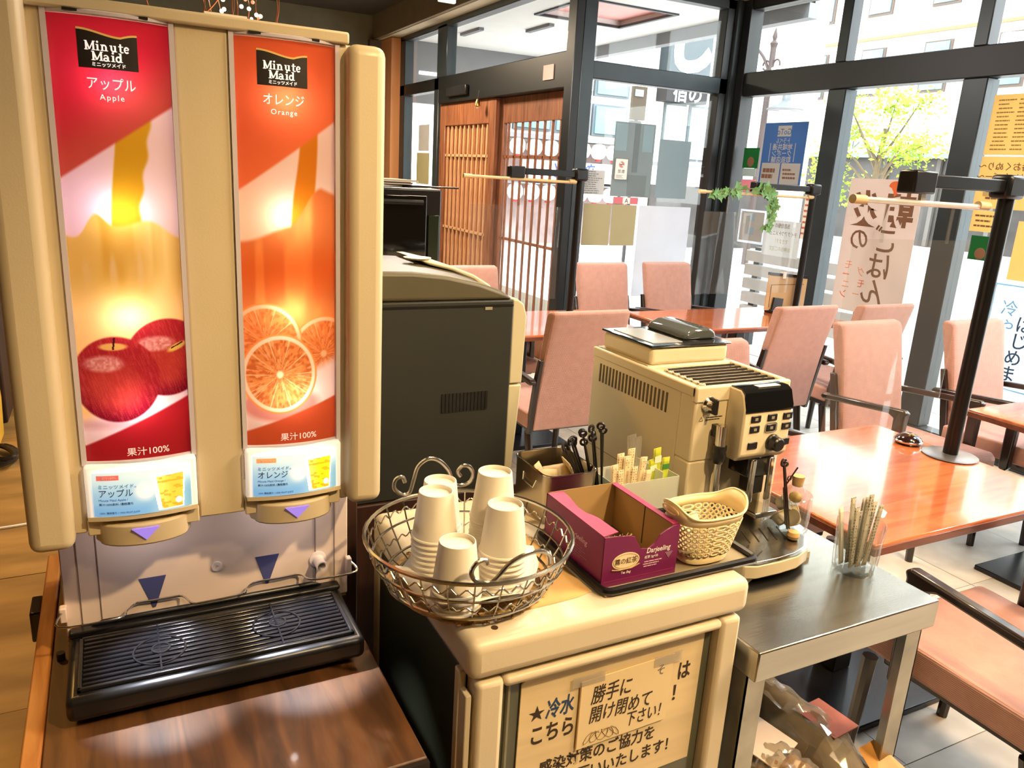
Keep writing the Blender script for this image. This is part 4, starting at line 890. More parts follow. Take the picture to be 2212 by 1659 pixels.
MB().prism([(y0+.003, .0), (y0+.01, .0315), (.96, .030), (.975, .026), (.985, .021), (1.01, .020), (1.05, .028), (y1-.002, .030), (y1-.002, 0)], 'x', 0, .0015).build('tmp', M_purple)
o = bpy.data.objects['tmp']; o.name = 'top_flap'; me = o.data
me.transform(Matrix(((0, 0, 1, x0), (0, 1, 0, 0), (-1, 0, 0, zt+.001), (0, 0, 0, 1)))); par(o, T)
MB().box(x1-.012, x1, y0+.003, y1, zt-.0005, zt+.001).build('top_flap', M_purple, T)
b = MB()
for i in range(13): b.tube([(x0+.006+i*.0036*(1+.1*math.sin(i*3)), y0-.0002, zt-.003+.003*math.sin(i*2.4)), (x0+.008+i*.0036, y0+.001, zt-.001+.0025*math.cos(i*1.9))], .0007, 4)
b.build('torn_edge', M_card, T)
MB().box(x1-.0032, x1-.0028, 0.985, 0.988, ZT+.01, zt-.004).build('fold_line', mat('fold_dark', (70, 56, 34), .9), T)
M_cream = mat('cream_print', (246, 232, 196), .6, var=.02); M_goldp = mat('gold_print', (176, 140, 84), .6)
el = lambda cx, cz, rx, rz: [(cx+rx*math.cos(2*PI*i/28), cz+rz*math.sin(2*PI*i/28)) for i in range(28)]
lg = MB().prism(el(.688, ZT+.040, .026, .0145), 'y', y0-.0018, y0-.001).build('oval_logo', M_cream, fp, smooth=0)
o2 = MB().tube([(p[0], y0-.0020, p[1]) for p in el(.688, ZT+.0405, .0235, .012)], .0005, 4, True); o2.tube([(.662, y0-.0016, ZT+.028), (.675, y0-.0016, ZT+.0255), (.7, y0-.0016, ZT+.026), (.715, y0-.0016, ZT+.031)], .0012, 5); o2.build('logo_ring', M_goldp, fp)
txt('logo_lettering', '霧の紅茶', .0112, (.688, y0-.0021, ZT+.0365), XF, ZU, mat('logo_brown', (110, 78, 40), .7), fp, 'CENTER', sx=.95)
txt('name_lettering', 'Darjeeling', .0125, (.7265, y0-.0013, ZT+.046), XF, ZU, M_textw, fp, shear=.2, sx=.92, bold=.006)
txt('name_lettering', '紅茶 2g×50', .0055, (.7245, y0-.0013, ZT+.037), XF, ZU, M_textw, fp)
dashes('small_print', (.7225, y0-.0013, ZT+.033), XF, ZU, .045, .012, 3, mat('pale_print', (222, 190, 206), .7), fp, .3, 5)
MB().prism([(.765, ZT+.041), (.780, ZT+.041), (.7725, ZT+.030)], 'y', y0-.0016, y0-.001).build('triangle_mark', mat('mauve', (150, 110, 140), .6), fp, smooth=0)
txt('name_lettering', 'Tea Bag', .006, (.680, y0-.0013, ZT+.018), XF, ZU, M_textw, fp, shear=.2)
MB().box(x0+.004, x1-.004, y0-.0012, y0-.0009, ZT+.0085, ZT+.0095).build('border_line', M_purple, fp)
sp_ = [c for c in T.children if c.name.startswith('side_panel')][0]
txt('name_lettering', 'Darjeeling', .0135, (x0-.0002, 1.00, ZT+.050), (0, -1, 0), ZU, mat('pale_print', (222, 190, 206), .7), sp_, shear=.2)
dashes('small_print', (x0-.0002, 1.0, ZT+.042), (0, -1, 0), ZU, .075, .022, 5, mat('mauve', (150, 110, 140), .6), sp_, .3, 9)
# white perforated basket
P = thing('plastic_basket', 'small cream plastic basket with punched holes holding creamer cups', 'basket', (.865, .925, ZT))
M_bpl = mat('basket_plastic', (244, 226, 182), .4, var=.02)
NA, NR = 26, 6; pcx, pcy = .865, .925
def bpt(a, h):          # a: angle, h: 0 bottom .. 1 rim
    n = .72; ca, sa = math.cos(a), math.sin(a); sx_ = math.copysign(abs(ca)**n, ca); sy_ = math.copysign(abs(sa)**n, sa)
    return Vector((pcx+(.046+.024*h)*sx_, pcy+(.032+.016*h)*sy_, ZT+.0045+h*.090))
b = MB()
for r in range(NR):
    h0 = .16+r*(.66/NR); h1 = .16+(r+1)*(.66/NR)
    for i in range(NA):
        a0 = 2*PI*i/NA; a1 = a0+2*PI/NA; o_ = []; q_ = []
        for k_ in range(8):
            an = PI/4*k_+PI/8; u_, v_ = math.cos(an), math.sin(an); m_ = max(abs(u_), abs(v_)); sq = (u_/m_, v_/m_)
            o_.append(bpt(a0+(a1-a0)*(.5+.5*sq[0]), h0+(h1-h0)*(.5+.5*sq[1]))); q_.append(bpt(a0+(a1-a0)*(.5+.25*u_), h0+(h1-h0)*(.5+.27*v_)))
        b.add(o_+q_, [(k_, (k_+1) % 8, 8+(k_+1) % 8, 8+k_) for k_ in range(8)])
        if r == 0 or r == NR-1:
            pass
o = b.build('pierced_wall', M_bpl, P, smooth=50); md = o.modifiers.new('thick', 'SOLIDIFY'); md.thickness = .0016
b = MB(); n = 60
def rimz(a): return ZT+.093+.020*abs(math.cos(a))**6
lo = [bpt(2*PI*i/n, .16) for i in range(n)]; b0 = [bpt(2*PI*i/n, 0) for i in range(n)]
b.add(b0+lo, [(i, (i+1) % n, n+(i+1) % n, n+i) for i in range(n)]+[tuple(range(n))[::-1]])
up0 = [bpt(2*PI*i/n, .82) for i in range(n)]; up1 = []
for i in range(n):
    a = 2*PI*i/n; p = bpt(a, 1.0+ .12*abs(math.cos(a))**6); p.z = rimz(a); up1.append(p)
b.add(up0+up1, [(i, (i+1) % n, n+(i+1) % n, n+i) for i in range(n)])
o = b.build('solid_bands', M_bpl, P, smooth=50); md = o.modifiers.new('thick', 'SOLIDIFY'); md.thickness = .0016
MB().tube(up1, .0022, 6, True).build('rim', M_bpl, P)
for s in (1, -1):
    cx_ = pcx+s*.0735; MB().tube([(cx_+s*.001, pcy+.020*math.cos(2*PI*i/20), ZT+.100+.006*math.sin(2*PI*i/20)) for i in range(20)], .0016, 6, True).build('grip_slot', mat('grip_slot_cream', (232, 206, 150), .4), P)
M_pod = mat('creamer_white', (238, 226, 198), .4, var=.02); M_foil = mat('creamer_foil', (190, 176, 146), .35, metal=.3, var=.1)
def pod(loc, rot, lab, grp, base=[None]):
    if base[0] is None:
        t = thing('creamer_cup', lab, 'creamer', (0, 0, 0), grp)
        MB().lathe([(.011, 0), (.013, .004), (.0165, .020), (.0195, .021), (.0195, .0222)], (0, 0, 0), 20).build('cup_body', M_pod, t); MB().lathe([(.0190, .0224), (.0190, .0229)], (0, 0, 0), 20).build('foil_lid', M_foil, t)
        base[0] = t; o = t
    else: o = dup(base[0], (0, 0, 0), 0, lab, grp)
    o.location = loc; o.rotation_euler = rot; return o
g = 'creamer cups in the plastic basket'
for (x, y, z, rx, ry), lab in (((.836, .937, .042, .9, .5), 'creamer cup lying on its side at the left of the plastic basket'), ((.862, .942, .046, -.8, .3), 'creamer cup leaning at the back of the plastic basket'), ((.895, .928, .044, .5, -.9), 'creamer cup with its foil lid showing at the right of the basket'),
        ((.866, .920, .020, .25, .1), 'creamer cup standing low in the middle of the basket'), ((.838, .912, .020, -.4, .5), 'creamer cup at the front left inside the plastic basket'), ((.894, .908, .018, .3, -.3), 'creamer cup at the front right inside the plastic basket')): pod((x, y, ZT+z), (rx, ry, rn.uniform(0, 3)), lab, g)
# ------------------------------------------------------------------ steel tin with tea bags, box of sticks
t = thing('steel_tin', 'square stainless steel tin holding wrapped tea bags', 'container', (.73, 1.245, ZF))
def rrect(cx, cy, hx, hy, r, z, n=5):
    o = []
    for sx_, sy_, a0 in ((1, 1, 0), (-1, 1, 90), (-1, -1, 180), (1, -1, 270)):
        for q in range(n): a = math.radians(a0+90*q/(n-1)); o.append((cx+sx_*(hx-r)+r*math.cos(a), cy+sy_*(hy-r)+r*math.sin(a), z))
    return o
def shell(rings):
    b = MB(); n = len(rings[0]); vs = [p for r in rings for p in r]; fs = [tuple(range(n))[::-1], tuple(range((len(rings)-1)*n, len(rings)*n))]
    for k_ in range(len(rings)-1): fs += [(k_*n+i, k_*n+(i+1) % n, (k_+1)*n+(i+1) % n, (k_+1)*n+i) for i in range(n)]
    return b.add(vs, fs)
tcx, tcy = .730, 1.198; zt = 1.020
shell([rrect(tcx, tcy, .0555, .068, .02, ZF), rrect(tcx, tcy, .0565, .069, .02, zt), rrect(tcx, tcy, .0550, .0675, .019, zt), rrect(tcx, tcy, .0535, .066, .019, ZF+.003)]).build('tin_body', M_tin, t)
MB().tube(rrect(tcx, tcy, .0565, .069, .02, zt), .0018, 6, True).build('rolled_rim', M_chrome, t)
MB().tube([(.6735, 1.17, 1.0), (.6705, 1.175, .985), (.6705, 1.215, .985), (.6735, 1.22, 1.0)], .0018, 6).build('side_handle', M_chrome, t)
M_teabag = mat('tea_bag_paper', (206, 186, 146), .7, var=.1, scale=30)
for (x, y, z, rx, ry, rz), lab, c in (((.712, 1.178, .985, .9, .25, .3), 'tan wrapped tea bag leaning at the front of the steel tin', 0), ((.738, 1.205, .982, .6, -.2, -.4), 'tan wrapped tea bag lying in the middle of the steel tin', 0), ((.706, 1.205, .988, 1.1, .2, .9), 'tea bag with a dark tag at the left of the steel tin', 1), ((.758, 1.192, .992, 1.25, .1, 1.3), 'pale tea bag standing against the right wall of the tin', 0)):
    t = thing('tea_bag', lab, 'tea bag', (0, 0, 0), 'tea bags in the steel tin'); b = MB(); vs = []; fs = []
    for i in range(7):
        for j in range(7):
            u_, v_ = i/6-.5, j/6-.5; hgt = .005*(1-(2*u_)**4)*(1-(2*v_)**4)+rn.uniform(0, .0008); vs.append((u_*.055, v_*.06, hgt))
    for i in range(6):
        for j in range(6): a = i*7+j; fs.append((a, a+7, a+8, a+1))
    o = b.add(vs, fs).build('sachet', M_teabag, t); md = o.modifiers.new('thick', 'SOLIDIFY'); md.thickness = .002
    MB().box(-.01, .01, -.028, -.012, .0045, .0055).build('tag', mat('tag_dark', (90, 96, 100), .6) if c else mat('tag_cream', (236, 214, 170), .7), t)
    t.location = (x, y, z); t.rotation_euler = (rx, ry, rz)
t = thing('stick_organizer', 'frosted plastic box of sugar sticks and stirrers beside the steel tin', 'container', (.88, 1.16, ZF))
M_frost = clear('frosted_plastic', (226, 236, 226), .9, 1.45, .25, haze=.42)
ox0, ox1, oy0, oy1, oz = .815, .966, 1.115, 1.205, .992
b = MB(); b.box(ox0, ox1, oy0, oy0+.0015, ZF, oz); b.box(ox0, ox1, oy1-.0015, oy1, ZF, oz); b.box(ox0, ox0+.0015, oy0, oy1, ZF, oz); b.box(ox1-.0015, ox1, oy0, oy1, ZF, oz); b.box(ox0, ox1, oy0, oy1, ZF, ZF+.0015); b.build('box_walls', M_frost, t, smooth=0)
MB().box(.925, .9265, oy0+.002, oy1-.002, ZF+.002, oz+.012).build('divider', M_frost, t, smooth=0)
M_stir = mat('stirrer_black', (22, 20, 22), .35, var=.1)
def stirrer(foot, head, lab, grp, spin=0.0, m=M_stir):
    f = Vector(foot); h = Vector(head); d = (h-f).normalized(); s = d.cross(Vector((0, -1, .2))).normalized(); n_ = s.cross(d)
    t = thing('stirrer', lab, 'stirrer', foot, grp)
    MB().tube([f, h], .0026, 6, flat=.7).build('shaft', m, t)
    s = (s*math.cos(spin)+n_*math.sin(spin)); c = h+d*.006; MB().tube([c+(d*math.cos(2*PI*i/14)+s*math.sin(2*PI*i/14))*.0062 for i in range(14)], .0026, 5, True).build('ring_head', m, t); return t
g = 'black stirrers behind the steel tin'
heads = [(.712, 1.076, 'farthest left'), (.724, 1.086, 'second from the left'), (.737, 1.083, 'third from the left'), (.748, 1.098, 'fourth from the left'), (.760, 1.092, 'fifth from the left'), (.768, 1.104, 'tallest, in the middle'), (.776, 1.090, 'right of the tallest'), (.797, 1.101, 'upper of the separate right pair'), (.807, 1.090, 'lower of the separate right pair'), (.730, 1.070, 'low one under the second from the left'), (.743, 1.074, 'low one in the left half'), (.755, 1.079, 'low one under the fifth from the left'), (.783, 1.078, 'low one right of the tallest')]
for i, (x, z, wh) in enumerate(heads): stirrer((.800+(i%9)*.003, 1.165+rn.uniform(-.01, .01), ZF+.004), (x, 1.150+rn.uniform(-.015, .015), z-.008), 'black ring-headed stirrer behind the tin, '+wh, g, rn.uniform(-.8, .8))
def dotted(name, bg, dot, sc=190):
    if name in MATS: return MATS[name]
    m = mat(name, bg, .6); nt = m.node_tree; n = nt.nodes; k_ = nt.links; v = n.new('ShaderNodeTexVoronoi'); v.inputs['Scale'].default_value = sc; v.inputs['Randomness'].default_value = .3
    tc_ = n.new('ShaderNodeTexCoord'); k_.new(tc_.outputs['Object'], v.inputs['Vector']); r = n.new('ShaderNodeValToRGB'); r.color_ramp.elements[0].position = .26; r.color_ramp.elements[1].position = .34; r.color_ramp.elements[0].color = L4(dot); r.color_ramp.elements[1].color = L4(bg)
    k_.new(v.outputs['Distance'], r.inputs[0]); k_.new(r.outputs[0], n['Principled BSDF'].inputs['Base Color']); return m
M_sugar = dotted('sugar_stick_paper', (236, 222, 186), (190, 150, 104)); M_sugarg = dotted('sugar_stick_grey', (196, 192, 176), (120, 112, 96), 150)
M_greens = mat('green_packet', (196, 208, 60), .5, var=.15, scale=40); M_greend = mat('dark_green_print', (70, 140, 60), .6)
def stick(foot, head, w_, m, name, lab, grp, cat='sugar stick', mark=None):
    f = Vector(foot); h = Vector(head); d = h-f; s = d.cross(Vector((0, -1, .35))).normalized(); n_ = s.cross(d.normalized()); t = thing(name, lab, cat, foot, grp); b = MB()
    prof = [(-1, 0), (-.6, .32), (.6, .32), (1, 0), (.6, -.32), (-.6, -.32)]; vs = []
    for q, sc in ((0, .25), (.06, 1), (.92, 1), (1, .18)):
        for a_, c_ in prof: vs.append(f+d*q+s*(a_*w_/2)+n_*(c_*w_/2*sc))
    fs = [tuple(range(6))[::-1], tuple(range(18, 24))]+[(k_*6+i, k_*6+(i+1) % 6, (k_+1)*6+(i+1) % 6, (k_+1)*6+i) for k_ in range(3) for i in range(6)]
    b.add(vs, fs).build('packet', m, t, smooth=0)
    if mark: MB().obox(f+d*.80+n_*(w_*.17), s*(w_*.42), d*.06, n_*.0004).build('print_band', mark, t, smooth=0)
    return t
g = 'dotted sugar sticks in the frosted box'
for i, (fx, hx, hz, yy) in enumerate(((.826, .815, 1.030, 1.13), (.836, .828, 1.018, 1.128), (.845, .838, 1.045, 1.145), (.854, .850, 1.040, 1.14), (.862, .860, 1.022, 1.128), (.870, .866, 1.050, 1.15), (.880, .886, 1.036, 1.135), (.890, .893, 1.012, 1.126))):
    stick((fx, yy, ZF+.003), (hx, yy-.005, hz), .0165, M_sugar, 'sugar_stick', 'cream sugar stick with brown dots in the frosted box, %s from the left' % ('first', 'second', 'third', 'fourth', 'fifth', 'sixth', 'seventh', 'eighth')[i], g)
for i, (fx, hx, hz) in enumerate(((.895, .878, 1.070), (.902, .892, 1.064))):
    stick((fx, 1.17, ZF+.003), (hx, 1.165, hz), .022, M_wrap, 'wrapped_straw', 'clear film wrapped straw standing in the frosted box, %s' % ('left one' if i == 0 else 'right one'), 'wrapped straws in the frosted box', 'straw')
for i, (fx, hx, hz, dk) in enumerate(((.934, .918, 1.022, 0), (.940, .928, 1.044, 0), (.954, .952, 1.022, 1))):
    stick((fx, 1.15, ZF+.003), (hx, 1.145, hz), .019, M_greens, 'green_packet', ('yellow green packet, lower, left in the frosted box', 'yellow green packet, tallest, in the frosted box', 'lime packet with a dark green band at the right of the frosted box')[i], 'green packets in the frosted box', 'packet', M_greend if dk else mat('pale_top', (246, 246, 220), .6))

# ------------------------------------------------------------------ steel work table
W = thing('steel_table', 'stainless steel work table with lower shelf carrying the coffee machine', 'table', (1.145, 1.2, 0))
TX0, TX1, TY0, TY1 = .915, 1.380, .806, 1.60
MB().box(TX0, TX1, TY0, TY1, .742, .80).build('tabletop', M_steel, W, bevel=.003)
M_steeld = mat('steel_leg', (176, 172, 160), .32, metal=1, var=.18, scale=14)
for x in (TX0+.002, TX1-.048):
    for y in (TY0+.02, TY1-.06):
        lg = MB(); lg.box(x, x+.044, y, y+.003, .012, .742); lg.box(x+(.041 if x > 1.1 else 0), x+(.044 if x > 1.1 else .003), y, y+.044, .012, .742); lg = lg.build('leg', M_steeld, W, smooth=0)
        MB().cyl((x+.022, y+.018, 0), (x+.022, y+.018, .03), .018).build('foot', M_black, lg)
MB().box(TX0+.005, TX1-.005, TY0+.04, TY1-.02, .352, .372).build('shelf', M_steel, W, bevel=.002)

# ------------------------------------------------------------------ coffee machine
ZS = .80
K = thing('coffee_machine', 'cream automatic coffee machine with black control panel on the steel table', 'coffee machine', (1.16, 1.36, ZS))
M_cm = mat('coffee_machine_plastic', (226, 214, 184), .35, var=.02); M_cmd = mat('coffee_machine_side', (214, 204, 178), .45, var=.02)
mx0, mx1, my0, my1 = 1.035, 1.287, 1.172, 1.56
b = MB(); b.box(mx0, mx1, my0+.05, my1, ZS+.012, 1.142); b.box(mx0, mx1, my0, my0+.05, .99, 1.142); b.box(mx0, mx0+.075, my0, my0+.05, ZS+.012, .99); b.box(mx1-.04, mx1, my0, my0+.05, ZS+.012, .99)
b.build('housing', M_cm, K, bevel=.004, seg=2)
b = MB(); b.box(mx0-.003, mx1+.003, my0-.003, my0+.012, 1.118, 1.152); b.box(mx0-.003, mx0+.012, my0, my1, 1.128, 1.152); b.box(mx1-.012, mx1+.003, my0, my1, 1.128, 1.152); b.box(mx0, mx1, 1.345, my1, 1.128, 1.152); b.build('top_frame', M_cm, K, bevel=.004)
MB().box(mx0+.012, mx1-.012, my0+.012, 1.345, 1.128, 1.139).build('warmer_well', mat('well_grey', (150, 146, 130), .3, metal=.4), K)
s0 = MB().tube([(mx0+.04, 0, 1.147), (mx1-.02, 0, 1.147)], .0042, 8).build('warmer_bar', M_chrome, K)
for i in range(7):
    o = s0 if i == 0 else s0.copy()
    if i: C.objects.link(o)
    o.location.y = 1.198+i*.021
for x in (mx0+.04, mx1-.03): MB().box(x, x+.008, 1.19, 1.335, 1.140, 1.146).build('warmer_rail', M_steel, K)
hop = MB().box(1.050, 1.272, 1.352, 1.548, 1.15, 1.192).build('bean_hopper', M_cm, K, bevel=.010, seg=3)
MB().box(1.046, 1.276, 1.348, 1.552, 1.1915, 1.197).build('hopper_lid', mat('hopper_lid_black', (26, 28, 30), .12, coat=.5), hop, bevel=.004)
MB().box(1.066, 1.15, 1.372, 1.53, 1.1965, 1.1985).build('powder_door', mat('powder_door_grey', (150, 152, 152), .15), hop, bevel=.002)
MB().prism([(1.165, 1.1965), (1.262, 1.1965), (1.255, 1.216), (1.235, 1.224), (1.195, 1.222), (1.172, 1.212)], 'y', 1.385, 1.535).build('lid_dome', mat('smoked_dome', (84, 90, 92), .08, coat=.6), hop, bevel=.006)
s0 = MB().box(mx0-.0012, mx0+.0006, -.0028, .0028, 1.072, 1.116).build('vent_slot', mat('slot_dark', (96, 86, 66), .8), K, smooth=0)
for i in range(20):
    o = s0 if i == 0 else s0.copy()
    if i: C.objects.link(o)
    o.location.y = 1.265+i*.0136
MB().box(mx0-.0008, mx0+.0003, my0+.03, my1-.01, .905, .907).build('panel_seam', mat('seam_tan', (170, 158, 130), .7), K)
cp = MB().prism([(1.172, .998), (1.130, .998), (1.118, 1.012), (1.118, 1.112), (1.128, 1.142), (1.138, 1.150), (1.172, 1.150)], 'x', 1.118, 1.250).build('control_panel', M_cm, K, bevel=.004, seg=2)
MB().prism([(1.1155, 1.106), (1.1155, 1.116), (1.126, 1.145), (1.138, 1.1525), (1.168, 1.1525), (1.168, 1.150), (1.138, 1.149), (1.129, 1.140), (1.1195, 1.112), (1.1195, 1.106)], 'x', 1.120, 1.248).build('display_cover', mat('display_black', (16, 18, 20), .08, coat=.6), cp)
MB().box(1.165, 1.225, 1.136, 1.152, 1.1524, 1.1535).build('display_glint_strip', mat('painted_glint', (230, 230, 224), .4), cp, smooth=0)  # pale strip painted as a glint on the display cover
for r, z in enumerate((1.091, 1.069)):
    for c_, x in enumerate((1.150, 1.195, 1.238)):
        MB().box(x-.013, x+.013, 1.1155, 1.119, z-.0075, z+.0075).build('button', M_black, cp, bevel=.002)
        MB().box(x-.004, x+.004, 1.115, 1.1156, z-.003, z+.003).build('button_icon', mat('icon_grey', (150, 146, 130), .6), cp, smooth=0)
MB().tube([(1.195+.016*math.copysign(abs(math.cos(a))**.4, math.cos(a)), 1.117, 1.069+.0105*math.copysign(abs(math.sin(a))**.4, math.sin(a))) for a in [2*PI*i/24 for i in range(24)]], .0008, 4, True).build('button_ring', M_greyink, cp)
for x in (1.150, 1.240): MB().box(x-.013, x+.013, 1.1155, 1.119, 1.026, 1.041).build('button', M_black, cp, bevel=.002)
MB().lathe([(.018, 0), (.018, .004), (.0155, .006), (.0150, .020), (.012, .023), (.0, .023)], (1.204, 1.1175, 1.036), 26, 'y', caps=(True, False)).build('selector_knob', M_black, cp)
kb = [c for c in cp.children if c.name.startswith('selector')][0]; kb.data.transform(Matrix.Translation((0, 1.1175, 0)) @ Matrix.Scale(-1, 4, (0, 1, 0)) @ Matrix.Translation((0, -1.1175, 0))); kb.data.flip_normals()
kb.data.transform(Matrix.Translation((0, 1.1175, 0)) @ Matrix.Scale(-1, 4, (0, 1, 0)) @ Matrix.Translation((0, -1.1175, 0))); kb.data.flip_normals()
# steam dial, warning print, wand
sd = MB().lathe([(.017, 0), (.017, .006), (.012, .010), (.010, .022), (.0, .022)], (1.066, 1.172, 1.115), 22, 'y', caps=(True, False)).build('steam_dial', M_chrome, K)
MB().box(1.062, 1.070, 1.142, 1.168, 1.098, 1.132).build('dial_grip', M_black, sd, bevel=.003)
dashes('warning_print', (1.062, 1.1712, 1.088), XF, ZU, .052, .010, 2, M_text, K, .35, 2, 1)
MB().tube([(1.048, 1.1712, 1.079), (1.058, 1.1712, 1.079), (1.053, 1.1712, 1.088)], .0006, 4, True).build('warning_triangle', M_text, K)
wd_ = MB().cyl((1.090, 1.148, 1.074), (1.092, 1.148, 1.022), .0115).build('steam_wand', M_chrome, K)
MB().lathe([(.014, 1.030), (.0145, 1.022), (.013, 1.018), (.0145, 1.010), (.0145, .998), (.012, .992)], (1.092, 1.148, 0), 20).build('wand_grip', M_black, wd_)
MB().cyl((1.092, 1.148, .992), (1.094, 1.146, .888), .0075).build('wand_tube', M_chrome, wd_)
MB().box(1.084, 1.098, 1.150, 1.175, 1.045, 1.07).build('wand_mount', M_black, wd_)
sp2 = MB().box(1.160, 1.232, 1.128, 1.19, .955, 1.0).build('coffee_spout', mat('spout_black', (22, 24, 26), .15, coat=.5), K, bevel=.004)
for x in (1.163, 1.214): MB().box(x, x+.014, 1.122, 1.130, .90, .998).build('spout_trim', M_chrome, sp2, bevel=.003)
MB().box(1.178, 1.212, 1.13, 1.17, .915, .957).build('spout_outlet', M_black, sp2, bevel=.004)
MB().box(mx0+.075, mx1-.04, 1.218, 1.224, ZS+.04, .99).build('brew_niche', M_cmd, K)
MB().box(1.19, 1.255, 1.12, 1.20, .86, .872).build('cup_grate', M_chrome, K, bevel=.003)
D_ = [(mx0, 1.222), (mx0, 1.01), (1.045, .99), (1.07, .981), (1.13, .980), (1.18, .984), (1.225, 1.0), (1.262, 1.035), (1.282, 1.08), (mx1, 1.13), (mx1, 1.222)]
dt = MB().prism(D_, 'z', ZS+.014, ZS+.043).build('drip_drawer', M_cm, K, bevel=.003)
Di = [(1.16+(x-1.16)*.93, 1.10+(y-1.10)*.93) for x, y in D_]
MB().prism(Di, 'z', ZS+.043, ZS+.046).build('drip_grid', M_steel, dt, bevel=.001)
MB().prism([(1.16+(x-1.16)*.99, 1.11+(y-1.11)*.99) for x, y in D_], 'z', ZS+.040, ZS+.0445).build('drip_rim', M_chrome, dt)
b = MB(); b.box(1.06, 1.27, 1.03, 1.22, ZS, ZS+.014); b.prism([(mx0, ZS+.016), (mx0, ZS), (1.06, ZS), (1.075, ZS+.010), (1.10, ZS+.016)], 'y', .992, 1.02); b.build('base_foot', M_cm, K)
M_hole = mat('slot_black', (44, 34, 26), .8)
for i in range(5): MB().obox((1.135+i*.022, 1.085-i*.003, ZS+.0463), (.0015, .0, 0), (.012, .026, 0), (0, 0, .0006)).build('grid_slot', M_hole, dt, smooth=0)
for x, y in ((1.075, 1.075), (1.095, 1.04)): MB().prism([(x+.018*math.cos(a)*1.0+.006*math.sin(a), y+.007*math.sin(a)+.010*math.cos(a)) for a in [2*PI*i/16 for i in range(16)]], 'z', ZS+.0458, ZS+.0466).build('grid_hole', M_hole, dt, smooth=0)
MB().obox((1.10, 1.012, ZS+.0463), (.002, 0, 0), (.02, .010, 0), (0, 0, .0006)).build('grid_slot', M_hole, dt, smooth=0)
# jar with stirrers, pods and a corked bottle, on the drip grid
ZJ = ZS+.0465; jx, jy = 1.250, 1.092
t = thing('glass_jar', 'clear glass jar of creamer cups and a corked bottle on the drip grid', 'jar', (jx, jy, ZJ))
MB().lathe([(.0, .003), (.040, .003), (.0445, .008), (.046, .078), (.047, .080), (.049, .078), (.0485, .004), (.044, 0), (0, 0)], (jx, jy, ZJ), 32, caps=(False, False)).build('jar_glass', M_jar, t)
g = 'creamer cups in the glass jar'
for (x, y, z, rx, ry), lab in (((-.016, -.012, .016, .5, .8), 'creamer cup lying low at the front of the glass jar'), ((.008, .008, .030, 1.4, .2), 'creamer cup on its side in the middle of the glass jar'), ((-.012, .014, .046, .8, -.5), 'creamer cup with pale lid near the top left of the jar'), ((.018, -.014, .018, -.4, 1.0), 'creamer cup at the right bottom of the glass jar')): pod((jx+x, jy+y, ZJ+z), (rx, ry, rn.uniform(0, 3)), lab, g)
t = thing('corked_bottle', 'tiny round glass bottle with a cork leaning in the jar', 'bottle', (jx+.014, jy-.004, ZJ+.060))
MB().lathe([(.012, -.012), (.020, 0), (.021, .014), (.014, .030), (.012, .034)], (jx+.014, jy-.006, ZJ+.066), 24).build('bottle_glass', M_jar, t)
MB().lathe([(.011, .030), (.0135, .052)], (jx+.014, jy-.006, ZJ+.066), 18).build('cork', mat('cork', (206, 170, 122), .85, var=.15, scale=60, bump=.3), t)
MB().ball((jx+.014, jy-.006, ZJ+.069), (.014, .014, .012), 12, 8).build('golden_filling', mat('golden_filling', (190, 160, 90), .5, var=.4, scale=60), t)
o = MB().lathe([(.006, 0), (.011, .002), (.0135, .009), (.011, .017), (.004, .020)], (1.222, 1.040, ZJ), 18).build('wooden_stopper', mat('knob_wood', (214, 176, 120), .4, var=.15)); tag(o, 'small round wooden stopper lying on the drip grid before the jar', 'stopper')
g = 'black stirrers in the glass jar'
M_stirb = mat('stirrer_brown', (52, 30, 30), .35)
stirrer((jx-.012, jy-.02, ZJ+.006), (1.168, 1.045, 1.018), 'black stirrer leaning far left out of the glass jar, upper one', g, 0, M_stirb); stirrer((jx-.006, jy-.02, ZJ+.006), (1.174, 1.047, 1.012), 'black stirrer leaning left out of the glass jar, under the upper one', g, .7, M_stirb)
t = thing('stirrer', 'black stirrer crossing to the right above the glass jar', 'stirrer', (1.18, 1.05, .96), g); MB().tube([(1.186, 1.052, .960), (1.215, 1.05, 1.003)], .0017, 6).build('shaft', M_stirb, t); MB().tube([(1.196+.005*math.cos(a), 1.05, .982+.005*math.sin(a)) for a in [2*PI*i/12 for i in range(12)]], .0015, 5, True).build('ring_head', M_stirb, t); MB().tube([(1.186, 1.052, .960), (jx-.025, jy-.025, ZJ+.02)], .0016, 6).build('shaft', M_stirb, t)
# tumbler of grey sticks
ux, uy = 1.318, .958
t = thing('glass_tumbler', 'clear glass tumbler of grey dotted sugar sticks at the steel table corner', 'glass', (ux, uy, ZS))
MB().lathe([(0, .010), (.036, .010), (.0385, .014), (.0445, .108), (.0460, .109), (.0470, .107), (.0425, .006), (.040, 0), (0, 0)], (ux, uy, ZS), 36, caps=(False, False)).build('tumbler_glass', M_jar, t)
g = 'grey dotted sugar sticks in the tumbler'
pos = ('leftmost and white', 'second from the left', 'third from the left', 'tall one left of centre', 'tallest at the back', 'tall one right of centre', 'third from the right', 'second from the right', 'rightmost and leaning', 'short front one')
for i in range(10):
    a = -.045+.010*i; hx = a*1.05; hz = .150+.012*math.sin(i*1.9)+(.012 if 2 < i < 7 else -.012)
    if i == 9: a, hx, hz = .0, .004, .125
    stick((ux+a*.55, uy+.012*math.cos(i*2.2), ZS+.012), (ux+hx, uy+.018*math.cos(i*2.2), ZS+hz), .015, M_sugarg if i else mat('white_stick', (236, 232, 220), .6), 'sugar_stick', 'grey dotted sugar stick in the glass tumbler, '+pos[i] if i else 'white torn sugar stick at the left edge of the glass tumbler', g)
